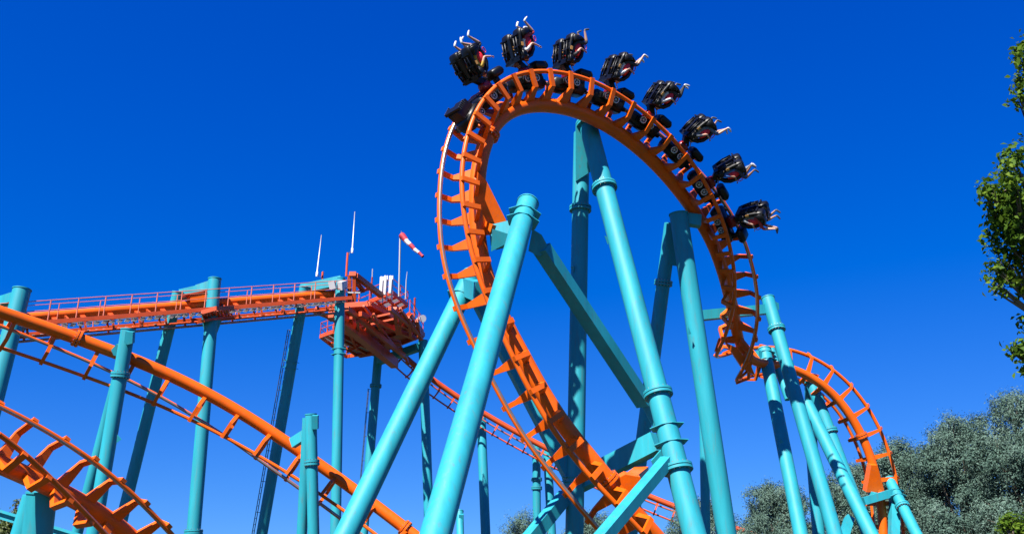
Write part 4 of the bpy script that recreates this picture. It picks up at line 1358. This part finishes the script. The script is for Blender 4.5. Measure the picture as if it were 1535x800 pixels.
def leaf_mesh(name, verts):
    nq = len(verts) // 4
    me = bpy.data.meshes.new(name)
    me.vertices.add(nq * 4); me.loops.add(nq * 4); me.polygons.add(nq)
    me.vertices.foreach_set('co', verts.astype(np.float32).ravel())
    me.loops.foreach_set('vertex_index', np.arange(nq * 4, dtype=np.int32))
    me.polygons.foreach_set('loop_start', np.arange(0, nq * 4, 4, dtype=np.int32))
    me.polygons.foreach_set('loop_total', np.full(nq, 4, dtype=np.int32))
    me.update(calc_edges=True)
    return me

def tree(label, base, clumps, nleaf, size, aspect, material, trunk_r=0.28, droop=0.3, name='tree', group=None, hollow=0.55, loose=0.6):
    """clumps: list of (centre, radius)"""
    base = np.asarray(base, float)
    o = thing(name, label, 'tree', base, group)
    top = max(c[2] for c, r in clumps)
    mb = MB()
    fork = base + np.array([0, 0, (top - base[2]) * 0.35])
    n0 = 6
    tp = [base + (fork - base) * t + np.array([math.sin(t * 3 + base[0]) * 0.12, math.cos(t * 2.3) * 0.1, 0]) for t in np.linspace(0, 1, n0)]
    mb.tube(tp, [trunk_r * (1.25 - 0.55 * t) for t in np.linspace(0, 1, n0)], 10)
    f = tp[-1]
    for c, r in clumps:
        c = np.asarray(c)
        midp = f + (c - f) * 0.5 + np.array([rng.normal() * .25, rng.normal() * .25, 0.35])
        mb.tube([f - (0, 0, .2), f + (midp - f) * .5 + rng.normal(size=3) * .08, midp, c], [trunk_r * .42, trunk_r * .32, trunk_r * .2, 0.02], 6)
        for _ in range(4):
            e = c + unit(rng.normal(size=3)) * r * 0.8
            mb.tube([midp + (c - midp) * rng.uniform(.4, .9), (midp + e) / 2 + (c - midp) * .3, e], [0.035, 0.022, 0.006], 5)
    obj('trunk', mb, M['bark'], o)
    wts = np.array([r ** 2 for c, r in clumps]); wts /= wts.sum()
    parts, norms = [], []
    for (c, r), wgt in zip(clumps, wts):
        # each clump holds many small tufts so the outline stays uneven
        nt_ = max(6, int(r * r * 16))
        dv = rng.normal(size=(nt_, 3)); dv /= np.linalg.norm(dv, axis=1)[:, None]
        rad = r * (hollow + (1.08 - hollow) * rng.random(nt_) ** 0.6)
        tc = np.asarray(c) + dv * rad[:, None] * np.array([1, 1, 0.9])
        nl = int(nleaf * wgt)
        idx = rng.integers(0, nt_, nl)
        sp = rng.normal(size=(nl, 3)) * (0.20 * r + 0.05) * np.array([.8, .8, 1.0])
        parts.append(tc[idx] + sp)
        o_ = parts[-1] - np.asarray(c)
        o_ = o_ / (np.linalg.norm(o_, axis=1)[:, None] + 1e-6) + (sp / (np.linalg.norm(sp, axis=1)[:, None] + 1e-6)) * 0.5
        o_[:, 2] += 0.35
        norms.append(o_)
    C = np.vstack(parts)
    me = leaf_mesh('crown', leaves(C, np.vstack(norms), size, aspect, droop, loose=loose) - base)
    me.materials.append(material)
    co = bpy.data.objects.new('crown', me); COL.objects.link(co); co.parent = o
    return o

def willow(label, px, top, bottom, halfw, z, n, seed, trunk=0.3):
    r_ = np.random.default_rng(seed)
    bx = P(px, 600, z)
    base = np.array([bx[0], bx[1], 0.0])
    topz = P(px, top, z)[2]
    hw = halfw / FPX * z
    cl = []
    k = 0
    while len(cl) < 64 and k < 600:
        k += 1
        t = r_.uniform(0.08, 1.0)
        prof = hw * max(0.25, math.sin(pi * min(1, t * 0.58 + 0.34))) ** 0.7
        a = r_.uniform(0, 2 * pi); q = math.sqrt(r_.uniform(0.05, 1.0))
        rr = r_.uniform(1.0, 1.7) * (hw / 4.2) ** 0.6
        c = base + np.array([cos(a) * prof * q, sin(a) * prof * q * 0.85, t * (topz - rr * 0.8)])
        if all(np.linalg.norm(c - d) > 0.46 * (rr + r2) for d, r2 in cl):
            cl.append((c, rr))
    cl.append((base + np.array([0, 0, topz - 1.0]), 1.0))
    tree(label, base, cl, int(n * 4.0), 0.155, 0.36, M['willow'], trunk, 0.4, 'willow_tree', 'silvery trees in the background')

willow('tallest silvery grey-green tree at the right edge behind the leafy branch', 1515, 588, 800, 75, 58, 46000, 1)
willow('silvery tree with a rounded top left of the tallest one at the right', 1418, 624, 800, 68, 60, 42000, 2)
willow('lower silvery tree behind the foot of the second orange hump', 1335, 662, 800, 62, 63, 38000, 3)
willow('silvery tree filling the gap between the right-hand teal legs', 1262, 700, 800, 55, 66, 30000, 8)
willow('low silvery tree left of the right-hand cluster of teal legs', 1150, 728, 800, 62, 70, 34000, 4)
willow('small silvery tree seen behind the stout leg and the long slanting leg', 1040, 752, 800, 60, 74, 26000, 5)
willow('low treetop behind the upright column at the bottom centre', 880, 772, 800, 45, 76, 20000, 6)
willow('lowest treetop at the bottom, left of the upright column', 785, 778, 800, 48, 80, 20000, 7)

# leafy tree whose branches enter at the right edge
zt = 15.0
cl = []
for px, py, r, z in ((1541, 72, .20, 15), (1534, 92, .12, 15), (1538, 128, .24, 15), (1530, 150, .12, 15), (1548, 210, .16, 15.2), (1526, 252, .30, 15.0), (1506, 285, .28, 14.8), (1486, 290, .16, 14.8), (1498, 318, .30, 14.9), (1522, 318, .40, 15.2), (1515, 355, .34, 15.0),
                     (1536, 370, .34, 15), (1502, 408, .22, 14.9), (1522, 400, .24, 15), (1494, 430, .12, 14.9), (1540, 425, .22, 15), (1541, 486, .14, 15), (1535, 528, .18, 15), (1520, 523, .09, 15), (1538, 555, .09, 15),
                     (1632, 100, .8, 15.5), (1645, 200, .9, 15.5), (1622, 300, .9, 15.6), (1652, 400, .9, 15.5), (1670, 500, .8, 15.6), (1680, 150, 1.1, 16), (1700, 300, 1.2, 15.8), (1690, 430, 1.1, 16.2), (1640, 40, .9, 16), (1720, 20, 1.0, 15.5), (1760, 220, 1.2, 16)):
    cl.append((P(px, py, z), r))
bs = P(1690, 600, 16.0)
tree('leafy green tree whose branches reach in from the right edge', (bs[0], bs[1], 0), cl, 46000, 0.105, 0.55, M['maple'], 0.22, 0.2, 'leafy_tree', hollow=0.1, loose=1.0)
# bright bush at the lower right corner and sapling at the lower left
c = P(1520, 800, 30)
tree('bright yellow-green bush top in the lower right corner', (c[0], c[1], 0), [(P(1516, 790, 30), .35), (P(1505, 783, 30), .2), (P(1535, 795, 30), .5), (P(1525, 815, 30), .6), (P(1545, 840, 30), .8)], 5000, 0.13, 0.5, M['maple'], 0.08, 0.2, 'bush', hollow=0.1)
c = P(5, 800, 50)
tree('yellow-green treetop in the lower left corner behind the wide column', (c[0], c[1], 0), [(P(8, 790, 50), .7), (P(-12, 795, 50), .9), (P(16, 780, 50), .35), (P(24, 766, 50), .25), (P(25, 752, 50), .16), (P(12, 800, 50), .8), (P(28, 800, 50), .5), (P(-30, 790, 50), 1.0)], 7000, 0.16, 0.45, M['bush'], 0.12, 0.1, 'sapling', hollow=0.1)

print('objects', len(COL.objects))
if False:
    pass
